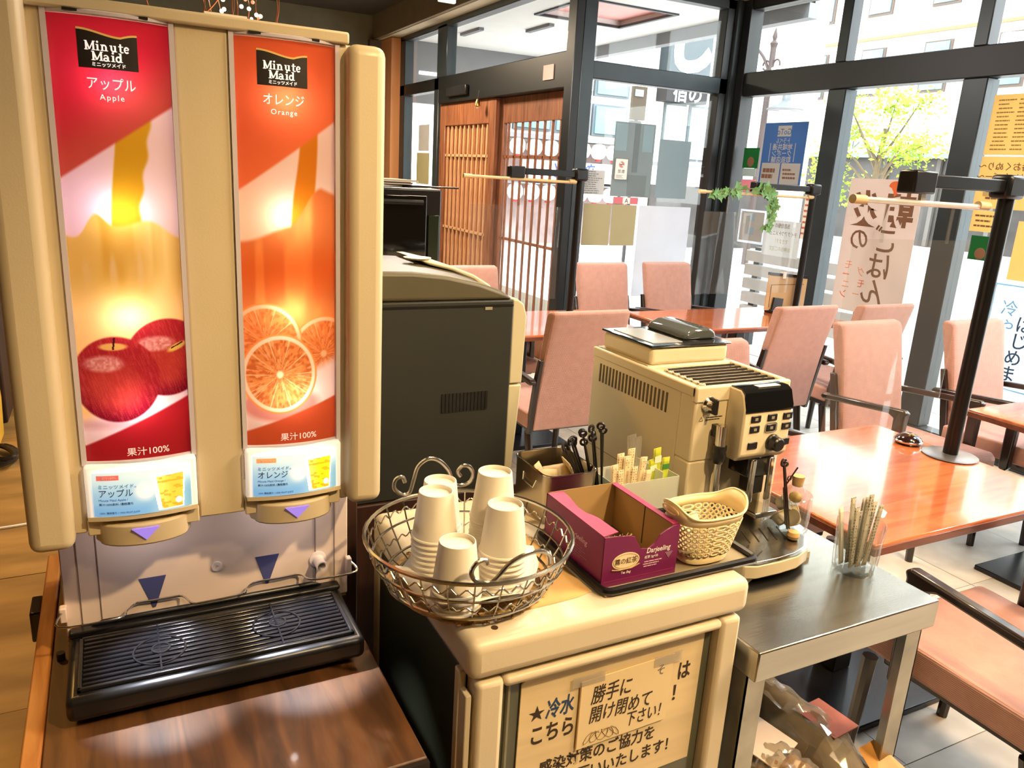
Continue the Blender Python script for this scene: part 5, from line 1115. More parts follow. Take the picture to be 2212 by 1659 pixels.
o = MB().add([(ux+.040, uy, ZS+.118), (ux+.056, uy+.004, ZS+.128), (ux+.072, uy, ZS+.116), (ux+.058, uy-.006, ZS+.110), (ux+.050, uy-.002, ZS+.14), (ux+.046, uy-.01, ZS+.112)], [(0, 1, 3), (1, 2, 3), (0, 4, 1), (0, 3, 5), (5, 3, 1, 0)]).build('paper_scrap', M_white, smooth=0); md = o.modifiers.new('t', 'SOLIDIFY'); md.thickness = .0006; tag(o, 'white crumpled paper scrap sticking out at the right of the tumbler', 'paper')

# ------------------------------------------------------------------ bags on the shelf
def bag(name, lab, cx, cy, z0, lx, ly, hz, ang, m, seedv, parts):
    rn_ = random.Random(seedv); t = thing(name, lab, 'bag', (cx, cy, z0)); nx, ny = 15, 19; ca, sa = math.cos(ang), math.sin(ang)
    def surf(k_, amp, top):
        b = MB(); vs = []
        for i in range(nx):
            for j in range(ny):
                u_, v_ = i/(nx-1)*2-1, j/(ny-1)*2-1; e = max(0, 1-abs(u_)**3)*max(0, 1-abs(v_)**4); h = (hz*e**.7*k_) if top else 0
                px, py = u_*lx*(1-.12*abs(v_)**3), v_*ly; jz = amp*(math.sin(u_*7+v_*9+seedv)+math.sin(v_*17-u_*5+seedv*2))*.5+rn_.uniform(-amp, amp)*.6
                vs.append((cx+px*ca-py*sa, cy+px*sa+py*ca, z0+.004+max(0, h+(jz if top and e > .02 else 0))))
        fs = [(i*ny+j, (i+1)*ny+j, (i+1)*ny+j+1, i*ny+j+1) for i in range(nx-1) for j in range(ny-1)]
        return b.add(vs, fs)
    o = surf(.86, .003, True).build('contents', m, t, smooth=50); md = o.modifiers.new('thick', 'SOLIDIFY'); md.thickness = .002
    o = surf(1.0, .010, True).build('film_wrap', M_wrap, t, smooth=20); md = o.modifiers.new('thick', 'SOLIDIFY'); md.thickness = .0008
    return t
M_kraft = mat('kraft_orange', (206, 150, 76), .5, var=.2, scale=14); M_brownbag = mat('bag_brown_print', (170, 146, 116), .45, var=.35, scale=18)
ZB = .373
t = bag('snack_bag', 'long film-wrapped bag lying along the right side of the lower shelf', 1.258, 1.0, ZB, .064, .20, .10, .03, M_brownbag, 1, None)
MB().add([(1.30, .79, ZB+.03), (1.36, .80, ZB+.05), (1.352, .86, ZB+.075), (1.29, .85, ZB+.08), (1.385, .775, ZB+.035), (1.33, .80, ZB+.02)], [(0, 1, 2, 3), (1, 4, 2), (0, 5, 1), (5, 4, 1)]).build('folded_end', M_kraft, t, smooth=0)
MB().obox((1.285, .93, ZB+.097), (.04, .004, 0), (-.004, .05, 0), (0, 0, .0012)).build('red_label', mat('label_red_brown', (150, 84, 70), .5, var=.3, scale=20), t)
t = bag('bread_bag', 'orange brown paper bag at the front of the lower shelf', 1.125, .885, ZB, .075, .075, .085, .2, M_kraft, 2, None)
MB().obox((1.12, .94, ZB+.085), (.05, .02, 0), (-.02, .045, .01), (0, 0, .0012)).build('white_label', mat('label_pale', (232, 208, 186), .5, var=.06), t)
txt('lettering', 'パ', .05, (1.14, .800, ZB+.018), XF, ZU, M_text, t, bold=.01)
t = bag('silver_bag', 'crumpled clear film bag left of the table leg on the lower shelf', 1.005, 1.03, ZB, .07, .10, .14, -.1, mat('bag_grey', (150, 140, 120), .4, var=.3, scale=15), 3, None)
t = bag('label_bag', 'tan bag with a dark blue round label beside the refrigerator', .962, .93, ZB, .035, .07, .11, .0, mat('bag_tan', (206, 186, 140), .5, var=.1), 4, None)
MB().lathe([(.026, 0), (.026, .003)], (.946, .853, ZB+.052), 24, 'y').build('round_label', mat('label_navy', (34, 54, 84), .5), t)
txt('lettering', 'や', .032, (.932, .851, ZB+.088), XF, ZU, M_text, t); txt('lettering', 'の', .03, (.934, .849, ZB+.042), XF, ZU, M_cream, t)

# ------------------------------------------------------------------ tall black machine behind, its stand, glass cabinet
o = MB().box(.39, .90, 1.60, 2.08, 0, .795).build('machine_stand', wood('dark_board', (36, 20, 14), (58, 32, 22), 'Z', 3, .5, 0), bevel=.004); tag(o, 'dark wooden stand carrying the black drink machine behind the refrigerator', 'stand')
G = thing('drink_machine', 'large black drink machine seen from its side, with beige front shell', 'machine', (.66, 1.8, .795))
MB().box(.40, .832, 1.606, 1.96, .795, 1.262).build('side_body', mat('machine_charcoal', (40, 42, 40), .55, var=.06, bump=.06, bscale=500), G, bevel=.004)
lidp = [(.40, 1.262), (.832, 1.262), (.80, 1.283), (.74, 1.303), (.66, 1.320), (.58, 1.328), (.40, 1.330)]
MB().prism(lidp, 'y', 1.606, 1.77).build('lid', mat('machine_lid', (86, 82, 66), .45, var=.05), G, bevel=.010, seg=3)
MB().prism([(.40, 1.262), (.832, 1.262), (.80, 1.290), (.74, 1.306), (.66, 1.322), (.40, 1.330)], 'y', 1.77, 1.965).build('lid', mat('machine_lid', (86, 82, 66), .45, var=.05), G, bevel=.006)
b = MB(); b.prism([(.832, 1.055), (.868, 1.055), (.872, 1.22), (.862, 1.250), (.845, 1.262), (.832, 1.262)], 'y', 1.612, 1.97); b.prism([(.832, 1.260), (.862, 1.250), (.845, 1.272), (.80, 1.298), (.74, 1.319), (.68, 1.332), (.66, 1.332), (.68, 1.322), (.74, 1.308), (.80, 1.285)], 'y', 1.77, 1.97); b.prism([(.832, .80), (.852, .80), (.868, 1.052), (.832, 1.052)], 'y', 1.612, 1.97); b.build('front_shell', mat('machine_beige', (206, 200, 172), .4, var=.03), G, bevel=.004)
MB().box(.405, .83, 1.6045, 1.607, 1.247, 1.252).build('panel_groove', M_black, G)
MB().box(.757, .775, 1.604, 1.606, 1.240, 1.247).build('latch_mark', mat('pale_grey', (150, 146, 130), .5), G)
s0 = MB().box(-.003, .003, 1.6035, 1.607, 1.0, 1.045).build('vent_slot', M_black, G, smooth=0)
for i in range(13):
    o = s0 if i == 0 else s0.copy()
    if i: C.objects.link(o)
    o.location.x = .66+i*.0092
MB().lathe([(.03, 0), (.034, .004), (.0, .006)], (.66, 1.80, 1.333), 20, caps=(True, False)).build('lid_highlight', mat('painted_lid_highlight', (220, 210, 180), .5), G)  # pale disc stands in for a highlight on the machine lid
o = MB().box(.42, .965, 2.42, 2.95, 0, 1.10).build('low_cabinet', wood('dark_board', (36, 20, 14), (58, 32, 22), 'Z', 3, .5, 0), bevel=.005); tag(o, 'dark low cabinet under the glossy black oven', 'cabinet')
t = thing('black_oven', 'glossy black oven with a reflecting glass front behind the drink machine', 'oven', (.70, 2.65, 1.1))
MB().box(.45, .965, 2.415, 2.9, 1.10, 1.482).build('oven_body', M_black, t, bevel=.006)
MB().box(.47, .91, 2.405, 2.416, 1.13, 1.46).build('glass_front', mat('oven_glass', (10, 11, 10), .05, coat=.8), t, bevel=.002)
MB().box(.918, .955, 2.407, 2.416, 1.13, 1.40).build('control_strip', mat('oven_strip', (40, 48, 36), .2), t, bevel=.002)
MB().cyl((.49, 2.385, 1.44), (.89, 2.385, 1.44), .008).build('door_handle', M_blackm, t); 
for x in (.50, .88): MB().box(x-.006, x+.006, 2.385, 2.41, 1.434, 1.446).build('handle_post', M_blackm, t)
for i, (z, a, lab, c) in enumerate(((1.483, .05, 'white folded paper lowest in the pile on the black oven', (240, 232, 214)), (1.4905, -.08, 'dark covered booklet in the middle of the pile on the black oven', (90, 70, 58)), (1.498, .1, 'tan booklet topmost in the pile on the black oven', (206, 186, 160)))):
    t = thing('booklet', lab, 'booklet', (.78, 2.6, z), 'paper pile on the black oven')
    for q in range(2): MB().obox((.76+.01*i, 2.60, z+.0018+q*.0036), (.13, .13*a, 0), (-.1*a, .1, 0), (0, 0, .0016)).build('cover' if q else 'pages', mat('booklet_%d' % i, c, .7) if q else M_white, t, smooth=0)
o = MB().box(.86, 1.06, 2.50, 2.53, 1.483, 1.489).build('dark_stick', M_chairwood, bevel=.002); tag(o, 'thin dark wooden stick jutting from the pile on the oven', 'stick')
# things seen past the dispenser's left side
o = MB().box(-1.5, -.60, 5.05, 5.6, 0, 1.05).build('sideboard', wood('dark_board', (36, 20, 14), (58, 32, 22), 'Z', 3, .5, 0), bevel=.01); tag(o, 'dark wooden sideboard against the back at the far left edge', 'cabinet')
t = thing('yellow_bag', 'yellow paper bag standing at the far left edge', 'bag', (-.66, 4.75, 0))
b = MB(); b.prism([(-.80, .0), (-.60, .0), (-.592, .22), (-.60, .40), (-.66, .46), (-.80, .45)], 'y', 4.62, 4.84); b.build('bag_body', mat('yellow_paper', (226, 176, 50), .6, var=.15), t, bevel=.01)
MB().tube(arc((-.70, 4.73, .45), .05, 0, 180, 10), .005).build('handle', M_white, t)
o = MB(); rn2 = random.Random(3)
for q in range(4): o.tube(smoothpath([(-.62+.12*math.cos(a*1.05+q), 4.42+.16*math.sin(a*1.05+q*.7), .02+.012*rn2.random()+.01*q) for a in range(9)]), .011, 6)
o = o.build('cable_coil', M_black); tag(o, 'black cables coiled on the floor at the far left edge', 'cable')
o = MB().tube(smoothpath([(-1.2, 3.62, .006), (-.8, 3.55, .006), (-.45, 3.56, .006), (-.1, 3.60, .006), (.3, 3.52, .006)]), .006, 6).build('power_cable', M_white); tag(o, 'white cord lying across the floor left of the dispenser', 'cord')

# ------------------------------------------------------------------ dining tables
M_base = mat('table_base_black', (36, 38, 44), .25, metal=.3, var=.05)
def table(lab, x0, x1, y0, y1, bx, by, bs_=.24):
    t = thing('dining_table', lab, 'table', ((x0+x1)/2, (y0+y1)/2, 0))
    MB().box(x0, x1, y0, y1, .672, .70).build('tabletop', M_tablewood, t, bevel=.004)
    MB().box(x0-.002, x1+.002, y0-.002, y1+.002, .668, .690).build('edge_band', M_tableedge, t, bevel=.002)
    MB().box(bx-.04, bx+.04, by-.04, by+.04, .022, .66).build('column', M_base, t, bevel=.006)
    MB().box(bx-.18, bx+.18, by-.18, by+.18, .655, .668).build('top_plate', M_base, t)
    MB().box(bx-bs_, bx+bs_, by-bs_, by+bs_, 0, .022).build('base_plate', M_base, t, bevel=.004); return t
table('orange brown dining table just behind the steel table, with a call bell', 1.655, 2.556, 1.152, 1.88, 2.06, 1.51, .265)
table('orange brown dining table by the far windows with the menu stand', 3.01, 4.42, 3.57, 4.20, 3.70, 3.88)
table('orange brown dining table cut by the right edge, before the window', 3.165, 3.95, 1.15, 1.91, 3.50, 1.53, .255)
table('orange brown dining table behind the tall pink chair near the entrance', 1.55, 2.76, 3.63, 4.32, 2.10, 3.97)
# ------------------------------------------------------------------ dining chairs (local: front is +y)
def chair(lab):
    t = thing('dining_chair', lab, 'chair', (0, 0, 0), 'pink upholstered dining chairs')
    def slab(pr, hw, name, m):     # pr: (y, z) outline; pillowed across
        b = MB(); n = len(pr); cols = (-1, -.96, -.82, 0, .82, .96, 1); ins = (.85, .96, 1, 1.02, 1, .96, .85); cy = sum(p[0] for p in pr)/n; cz = sum(p[1] for p in pr)/n; vs = []
        for c_, s_ in zip(cols, ins):
            for y, z in pr: vs.append((c_*hw, cy+(y-cy)*(s_ if name == 'backrest' else 1)*1.0, cz+(z-cz)*(1 if abs(c_) < .99 else .985)))
        fs = [tuple(range(n))[::-1], tuple(range(6*n, 7*n))]+[(k_*n+i, k_*n+(i+1) % n, (k_+1)*n+(i+1) % n, (k_+1)*n+i) for k_ in range(6) for i in range(n)]
        return b.add(vs, fs).build(name, m, t, bevel=.012, seg=3)
    slab([(-.245, .345), (-.275, .52), (-.315, .72), (-.372, .925), (-.372, .945), (-.355, .952), (-.318, .945), (-.305, .925), (-.262, .74), (-.222, .54), (-.195, .345)], .212, 'backrest', M_fabric)
    slab([(-.235, .36), (.235, .365), (.258, .385), (.258, .43), (.235, .452), (-.16, .442), (-.235, .44)], .243, 'seat', M_fabric)
    MB().box(-.2, .2, -.2, .2, .325, .362).build('seat_frame', M_chairwood, t, bevel=.004)
    for s in (-1, 1):
        x = s*.262
        b = MB(); b.prism([(.138, .632), (.145, .650), (.125, .660), (-.30, .622), (-.315, .608), (-.30, .594), (.055, .628), (.085, .615), (.088, .36), (.092, .335), (.118, .325), (.135, .345)], 'x', x-.017, x+.017); b.build('armrest', M_chairwood, t, bevel=.007, seg=2)
        b = MB(); b.prism([(-.24, .33), (-.21, .33), (-.258, .60), (-.290, .715), (-.315, .715), (-.292, .60)], 'x', s*.224-.012, s*.224+.012); b.build('back_post', M_chairwood, t, bevel=.004)
        MB().tube([(s*.212, .232, .33), (s*.214, .247, .0)], [.021, .016], 8).build('leg', M_chairwood, t)
        MB().tube([(s*.205, -.19, .33), (s*.205, -.255, .0)], [.021, .016], 8).build('leg', M_chairwood, t)
    return t
ch = chair('pink padded chair cut by the lower right corner, facing the nearest table'); ch.location = (1.985, .955, 0)
for (x, y, rz, lab) in ((1.965, 3.36, 0, 'big pink chair back seen from behind, between black machine and coffee machine'), (3.30, 3.30, 0, 'pink chair seen from behind right of the coffee machine, before the menu stand'),
        (2.06, 1.99, PI, 'pink chair peeking over the coffee machine, across the nearest table'), (3.245, 2.19, PI, 'pink chair facing us behind the hanging clear sheet, by the call bell'),
        (3.93, 2.10, PI, 'pink chair facing us right of the black partition pole'), (3.17, 4.44, PI, 'pink chair facing us below the entrance post, left of two at the far table'),
        (3.775, 4.46, PI, 'pink chair facing us at the far table, right of its twin'), (3.885, 3.27, .0, 'pink chair half hidden behind the hanging sheet, turned to the far table'), (2.03, 4.28, PI, 'chair top showing above the black drink machine, below the bamboo rod'), (1.46, 4.32, PI, 'chair top barely showing over the drink machine lid, left of the other chair top')):
    dup(ch, (x, y, 0), rz, lab)
# call bell
t = thing('call_bell', 'dark domed call bell with gold dots on the nearest dining table', 'bell', (2.475, 1.68, .70))
MB().lathe([(.026, 0), (.042, .003), (.046, .012), (.040, .024), (.022, .036), (.0, .039)], (2.475, 1.68, .70), 28, caps=(True, False)).build('dome', mat('bell_brown', (48, 28, 26), .12, coat=.6), t)
MB().lathe([(.047, .009), (.048, .014), (.046, .016)], (2.475, 1.68, .70), 28, caps=(False, False)).build('ring', M_chrome, t)
for i in range(4): MB().ball((2.465+.009*math.cos(i*1.7), 1.668+.009*math.sin(i*1.7), .7365), .0035, 8, 6).build('gold_dot', mat('gold_dot', (230, 190, 90), .3, metal=.8), t)
# menu stand
t = thing('menu_stand', 'brown menu board in a black stand on the far dining table', 'menu', (4.2, 4.0, .70))
MB().prism([(4.03, .72), (4.40, .705), (4.40, .945), (4.03, .975)], 'y', 3.985, 3.995).build('board', mat('menu_kraft', (206, 172, 124), .6, var=.1, scale=5), t)
MB().prism([(4.03, .965), (4.40, .935), (4.40, .955), (4.03, .985)], 'y', 3.98, 4.0).build('top_bar', M_frameD, t); MB().box(4.15, 4.18, 3.975, 4.005, .94, .985).build('clip', M_white, t)
MB().box(4.07, 4.18, 3.94, 4.03, .70, .725).build('stand_foot', M_black, t, bevel=.004); MB().prism([(4.08, .725), (4.17, .725), (4.175, .80), (4.09, .81)], 'y', 3.965, 3.98).build('stand_clip', M_black, t)
b = MB(); b.box(4.06, 4.37, 3.983, 3.9845, .895, .899); b.box(4.06, 4.064, 3.983, 3.9845, .74, .9); b.box(4.30, 4.32, 3.983, 3.9845, .86, .885); b.build('print', mat('menu_print', (120, 90, 66), .7), t, smooth=0)
# ------------------------------------------------------------------ partitions: pole, arm, rod and hanging clear sheet
M_rod = mat('pale_rod', (226, 220, 206), .3, metal=.5); M_bamboo = mat('bamboo_rod', (214, 190, 140), .5, var=.08)
def partition(lab, px, py, x0, x1, ztop, zrod, zs, rod, sheet_x, r=.024):
    t = thing('table_screen', lab, 'partition', (px, py, .70))
    MB().lathe([(.085, 0), (.088, .004), (.075, .008), (.03, .010)], (px, py, .70), 32).build('base_plate', mat('partition_base', (150, 142, 140), .3, metal=.8), t)
    MB().cyl((px, py, .705), (px+.006, py, ztop), r).build('pole', M_blackm, t)
    MB().box(px-.045, px+.045, py-.034, py+.034, ztop-.045, ztop+.028).build('elbow', M_blackm, t, bevel=.012)
    MB().box(x0, px-.03, py-.020, py+.020, ztop-.026, ztop+.012).build('arm', M_blackm, t, bevel=.004)
    MB().box(x0-.10, x0-.005, py-.03, py+.03, ztop-.045, ztop+.02).build('clamp', M_black, t, bevel=.006)
    MB().cyl((x1[0], py-.01, zrod), (x1[1], py-.01, zrod-.006), .0085).build('rod', rod, t)
    for x in (x1[0], x1[1]-.05): MB().cyl((x, py-.01, zrod), (x+.05, py-.01, zrod-.001), .0125).build('rod_cap', M_bamboo, t)
    MB().box(x0-.04, x0-.02, py-.012, py-.002, zrod, ztop-.03).build('hanger', M_rod, t)
    for f in (.22, .78):
        x = sheet_x[0]+(sheet_x[1]-sheet_x[0])*f; MB().box(x-.006, x+.006, py-.013, py-.009, zs[1]-.01, zrod).build('strap', M_vinyl, t, smooth=0)
    n = 24; vs = [(sheet_x[0]+(sheet_x[1]-sheet_x[0])*i/n, py-.011+.010*math.sin(i*.5)*(.3+.7*(1-zz)), zs[0]+(zs[1]-zs[0])*zz) for zz in (0, .5, 1) for i in range(n+1)]
    MB().add(vs, [(k_*(n+1)+i, k_*(n+1)+i+1, (k_+1)*(n+1)+i+1, (k_+1)*(n+1)+i) for k_ in range(2) for i in range(n)]).build('clear_sheet', M_vinyl, t, smooth=60); return t
partition('black pole partition with hanging clear sheet on the nearest dining table', 2.505, 1.54, 2.13, (1.812, 2.41), 1.60, 1.532, (.80, 1.425), M_rod, (1.84, 2.36))
partition('black pole partition with bamboo rod before the wooden lattice doors', 2.575, 4.20, 2.19, (1.80, 2.545), 1.565, 1.515, (.80, 1.36), M_bamboo, (1.85, 2.45), .022)
P3 = partition('black pole partition draped with a green ivy sprig near the street window', 4.283, 3.95, 3.84, (3.295, 4.28), 1.558, 1.50, (.85, 1.38), M_bamboo, (3.35, 4.2), .022)
t = thing('ivy_garland', 'artificial ivy sprig hung over the rod of the window partition', 'garland', (3.8, 3.93, 1.5))
rn = random.Random(9); M_ivy = mat('ivy_leaf', (112, 160, 92), .55, var=.25, scale=20)
stem = smoothpath([(3.42, 3.93, 1.50), (3.6, 3.925, 1.52), (3.78, 3.92, 1.535), (3.88, 3.915, 1.49), (3.90, 3.91, 1.40), (3.87, 3.91, 1.30)], 5); MB().tube(stem, .004, 5).build('stem', mat('ivy_stem', (120, 110, 70), .7), t)
for i in range(85):
    p = rn.choice(stem); s_ = rn.uniform(.028, .055); a = rn.uniform(0, 2*PI); d = Vector((math.cos(a), rn.uniform(-.5, .3), math.sin(a)-.4)).normalized(); sd_ = d.cross(Vector((rn.uniform(-.3, .3), 1, rn.uniform(-.3, .3)))).normalized(); c_ = Vector(p); nn = d.cross(sd_)*.15
    vs = [c_]+[c_+(d*q+sd_*w_+nn*abs(w_))*s_ for q, w_ in ((.2, -.55), (.55, -.3), (.7, -.7), (.95, -.2), (1.35, 0), (.95, .2), (.7, .7), (.55, .3), (.2, .55))]+[c_+d*s_*.6]
    MB().add(vs, [(10, i_, i_+1) for i_ in range(0, 9)]+[(10, 9, 0)]).build('leaf', M_ivy, t, smooth=0)
# ------------------------------------------------------------------ posters on the glass
def poster(name, lab, plane, a0, a1, z0, z1, m, cat='poster', slant=0):
    t = thing(name, lab, cat, ((a0+a1)/2, 5.335, z0) if plane == 'B' else (4.728, (a0+a1)/2, z0))
    if plane == 'B': MB().box(a0, a1, 5.335, 5.338, z0, z1).build('sheet', m, t, smooth=0)
    else: MB().box(4.728, 4.731, a0, a1, z0, z1).build('sheet', m, t, smooth=0)
    return t
M_gp = mat('grey_poster_back', (176, 194, 196), .7, var=.06, scale=3); M_tanp = mat('tan_poster', (216, 208, 166), .7, var=.08, scale=6); M_blp = mat('pale_blue_poster', (214, 224, 240), .7, var=.05)
def thru(name, col, tr=.45):
    if name in MATS: return MATS[name]
    m = mat(name, col, .7, var=.04); nt = m.node_tree; n = nt.nodes; b = n['Principled BSDF']; tl = n.new('ShaderNodeBsdfTranslucent'); tl.inputs[0].default_value = L4(col); mx = n.new('ShaderNodeMixShader'); mx.inputs[0].default_value = tr
    nt.links.new(b.outputs[0], mx.inputs[1]); nt.links.new(tl.outputs[0], mx.inputs[2]); nt.links.new(mx.outputs[0], n['Material Output'].inputs[0]); return m
T_g = thru('grey_poster', (150, 166, 170), .3); T_tan = thru('tan_poster_lit', (196, 186, 146), .35); T_bl = thru('blue_white_poster', (232, 236, 244)); T_w = thru('white_poster', (216, 218, 218), .4); T_yel = thru('yellow_poster', (236, 212, 146), .35); T_blue = thru('blue_poster', (70, 118, 172), .35); T_green = thru('green_poster', (22, 112, 56), .5); T_ban = thru('beige_banner', (218, 204, 196), .4)
t = poster('large_poster', 'large grey poster seen from its back on the entrance side window', 'B', 3.563, 3.948, 1.409, 1.976, T_g)
for x0, x1, z0, z1 in ((3.57, 3.68, 1.76, 1.965), (3.83, 3.93, 1.76, 1.965)): MB().box(x0, x1, 5.333, 5.335, z0, z1).build('pale_panel', thru('pale_blue_patch', (164, 194, 204), .35), t, smooth=0)
MB().box(3.75, 3.80, 5.333, 5.335, 1.60, 1.97).build('dark_panel', thru('grey_patch', (128, 142, 146), .3), t, smooth=0); MB().box(3.72, 3.90, 5.3335, 5.335, 1.42, 1.58).build('dark_panel', thru('grey_patch2', (136, 150, 152), .3), t, smooth=0)
t = poster('no_smoking_notice', 'small white framed no smoking notice on the large grey poster', 'B', 3.585, 3.705, 1.54, 1.70, M_white, 'notice'); 
for c in t.children: c.data.transform(Matrix.Translation((0, -.006, 0)))
MB().tube([(3.585, 5.328, 1.54), (3.705, 5.328, 1.54), (3.705, 5.328, 1.70), (3.585, 5.328, 1.70)], .003, 4, True).build('border', M_greyink, t)
MB().lathe([(.024, 0), (.024, .002)], (3.645, 5.327, 1.655), 24, 'y').build('red_disc', mat('notice_red', (206, 130, 120), .6), t); MB().obox((3.645, 5.3245, 1.655), (.018, 0, -.014), (.003, 0, .004), (0, .0006, 0)).build('slash', M_white, t)
MB().obox((3.645, 5.3245, 1.655), (.016, 0, 0), (0, 0, .003), (0, .0006, 0)).build('cigarette', M_greyink, t)
txt('lettering', '禁煙', .03, (3.645, 5.326, 1.592), XF, ZU, M_greyink, t, 'CENTER', spacing=1.4); dashes('small_print', (3.60, 5.3275, 1.578), XF, ZU, .09, .03, 3, M_greyink, t, .3, 3)
t = poster('plain_poster', 'pale grey poster to the right of the large grey one', 'B', 4.000, 4.318, 1.412, 1.872, thru('pale_grey_poster', (160, 180, 188), .35))
t = poster('price_list', 'white sheet of small print on the entrance side window', 'B', 3.30, 3.50, 1.415, 1.60, T_w, 'notice'); dashes('small_print', (3.305, 5.3345, 1.595), XF, ZU, .19, .175, 11, M_greyink, t, .4, 7)
t = poster('tan_notice', 'tan paper below the printed list, left of two', 'B', 3.33, 3.585, 1.02, 1.345, T_tan); t = poster('tan_notice', 'tan paper below the large grey poster, right of two', 'B', 3.60, 3.835, 1.02, 1.345, T_tan)
for c in t.children: pass
t = poster('pink_leaflet', 'small pink and red leaflet above the right tan paper', 'B', 3.60, 3.84, 1.352, 1.405, thru('pink_leaflet', (236, 150, 160)));  MB().box(3.69, 3.76, 5.333, 5.335, 1.355, 1.402).build('white_patch', M_white, t, smooth=0); txt('lettering', 'A', .05, (3.725, 5.3325, 1.360), XF, ZU, M_text, t, 'CENTER', mirror=True)
t = poster('blank_poster', 'big pale blue poster behind the far pair of chairs', 'B', 3.86, 4.39, .60, 1.345, T_bl)
t = poster('coupon_poster', 'blue travel coupon poster on the street window', 'C', 4.50, 4.945, 1.56, 2.04, T_blue); X_ = 4.7265; pc = 4.72
MB().box(4.7262, 4.728, 4.52, 4.715, 1.575, 1.735).build('white_panel', T_w, t, smooth=0); MB().box(4.7262, 4.728, 4.73, 4.925, 1.575, 1.735).build('white_panel', T_w, t, smooth=0)
MB().box(4.7262, 4.728, 4.66, 4.80, 1.935, 2.015).build('logo_patch', T_w, t, smooth=0); txt('lettering', 'GoTo', .062, (X_-.0008, 4.73, 1.95), XC, ZU, mat('logo_blue', (70, 110, 170), .6), t, 'CENTER', mirror=True, bold=.01); txt('lettering', 'トラベル', .05, (X_, 4.73, 1.885), XC, ZU, T_w, t, 'CENTER', mirror=True, sx=.75)
for i, s in enumerate(('地域共通', 'クーポン', '取扱店舗')): txt('lettering', s, .052, (X_, 4.73, 1.838-i*.048), XC, ZU, T_w, t, 'CENTER', mirror=True, bold=.008)
for y in (4.60, 4.86): MB().box(4.7262, 4.728, y-.003, y+.003, 1.745, 1.885).build('rule', T_w, t, smooth=0)
dashes('small_print', (4.7258, 4.70, 1.70), XC, ZU, .17, .09, 3, M_brown, t, .5, 4); dashes('small_print', (4.7258, 4.915, 1.70), XC, ZU, .17, .09, 2, M_brown, t, .7, 5)
t = poster('green_notice', 'small green notice left of the blue coupon poster', 'C', 4.975, 5.15, 1.69, 1.85, T_green, 'notice'); MB().ball((4.727, 5.06, 1.74), (.002, .04, .04)).build('brown_emblem', M_brown, t)
poster('grey_notice', 'grey strip under the small green notice', 'C', 4.99, 5.14, 1.625, 1.688, thru('grey_strip', (170, 180, 176)), 'notice'); poster('red_notice', 'faded red notice below the small green notice', 'C', 4.98, 5.14, 1.50, 1.60, thru('faded_red', (214, 150, 160)), 'notice')
t = poster('blue_frame_notice', 'white sheet in a pale blue frame behind the ivy sprig', 'C', 4.80, 5.10, 1.09, 1.36, T_bl, 'notice'); MB().box(4.7262, 4.728, 4.82, 5.08, 1.11, 1.345).build('white_sheet', T_w, t, smooth=0); MB().box(4.7255, 4.7262, 4.92, 4.99, 1.27, 1.33).build('blue_square', thru('sky_patch', (190, 220, 240)), t, smooth=0); MB().box(4.7255, 4.7262, 4.92, 4.99, 1.16, 1.22).build('blue_square', thru('sky_patch', (190, 220, 240)), t, smooth=0)
t = poster('takeout_notice', 'white printed notice sheet left of the second street mullion', 'C', 4.42, 4.80, 1.02, 1.30, T_w, 'notice')
for i, s in enumerate(('当店自慢の', 'テイクアウトメニュー', 'できます！', 'お弁当のご注文')): txt('lettering', s, .040, (X_, 4.61, 1.245-i*.06), XC, ZU, M_brown if i < 2 else T_tan, t, 'CENTER', mirror=True, sx=.8)
t = poster('menu_strip', 'long white price strip with red rows beside the street mullion', 'C', 4.34, 4.425, 1.18, 1.60, thru('strip_cream', (236, 222, 206)), 'notice'); dashes('small_print', (4.7272, 4.42, 1.58), XC, ZU, .075, .38, 9, mat('strip_red', (206, 90, 80), .7), t, .35, 6)
t = poster('banner_poster', 'tall beige banner with large brushed characters on the street window', 'C', 3.45, 4.03, .72, 1.645, T_ban)
txt('lettering', '朝', .235, (X_, 3.60, 1.36), XC, ZU, M_brown, t, 'CENTER', mirror=True, bold=.03)
for i, s in enumerate('ごはん'): txt('lettering', s, .20, (X_, 3.66+.02*i, 1.17-i*.18), XC, ZU, M_brown, t, 'CENTER', mirror=True, bold=.008)
txt('lettering', '炎', .25, (X_, 3.87, 1.35), XC, ZU, M_brown, t, 'CENTER', mirror=True, bold=.03); txt('lettering', 'の', .17, (X_, 3.88, 1.17), XC, ZU, M_brown, t, 'CENTER', mirror=True, bold=.01)
MB().prism([(3.66+.05*math.cos(a)*(1 if a < 4 else .5), 1.60+.035*math.sin(a)-(.03 if 4 < a < 5 else 0)) for a in [2*PI*i/16 for i in range(16)]], 'x', 4.7262, 4.728).build('orange_mark', M_orangeink, t, smooth=0)
for i, (y, z) in enumerate(((3.93, 1.02), (3.94, .95), (3.93, .88), (3.94, .81), (3.82, .98), (3.80, .90), (3.83, .82))): txt('lettering', 'モーニング'[i % 5], .07, (X_, y, z), XC, ZU, M_orangeink if i % 2 else mat('pale_orange_ink', (226, 150, 110), .7), t, 'CENTER', mirror=True)
t = poster('yellow_menu', 'large yellow menu sheet with rows of print at the upper right', 'C', 2.70, 3.10, 1.81, 2.15, T_yel); dashes('small_print', (4.7272, 3.07, 2.13), XC, ZU, .36, .30, 13, mat('menu_brown', (150, 120, 60), .7), t, .3, 8, 3)
t = poster('yellow_menu', 'yellow drink menu sheet below the large one', 'C', 2.76, 3.10, 1.50, 1.80, T_yel)
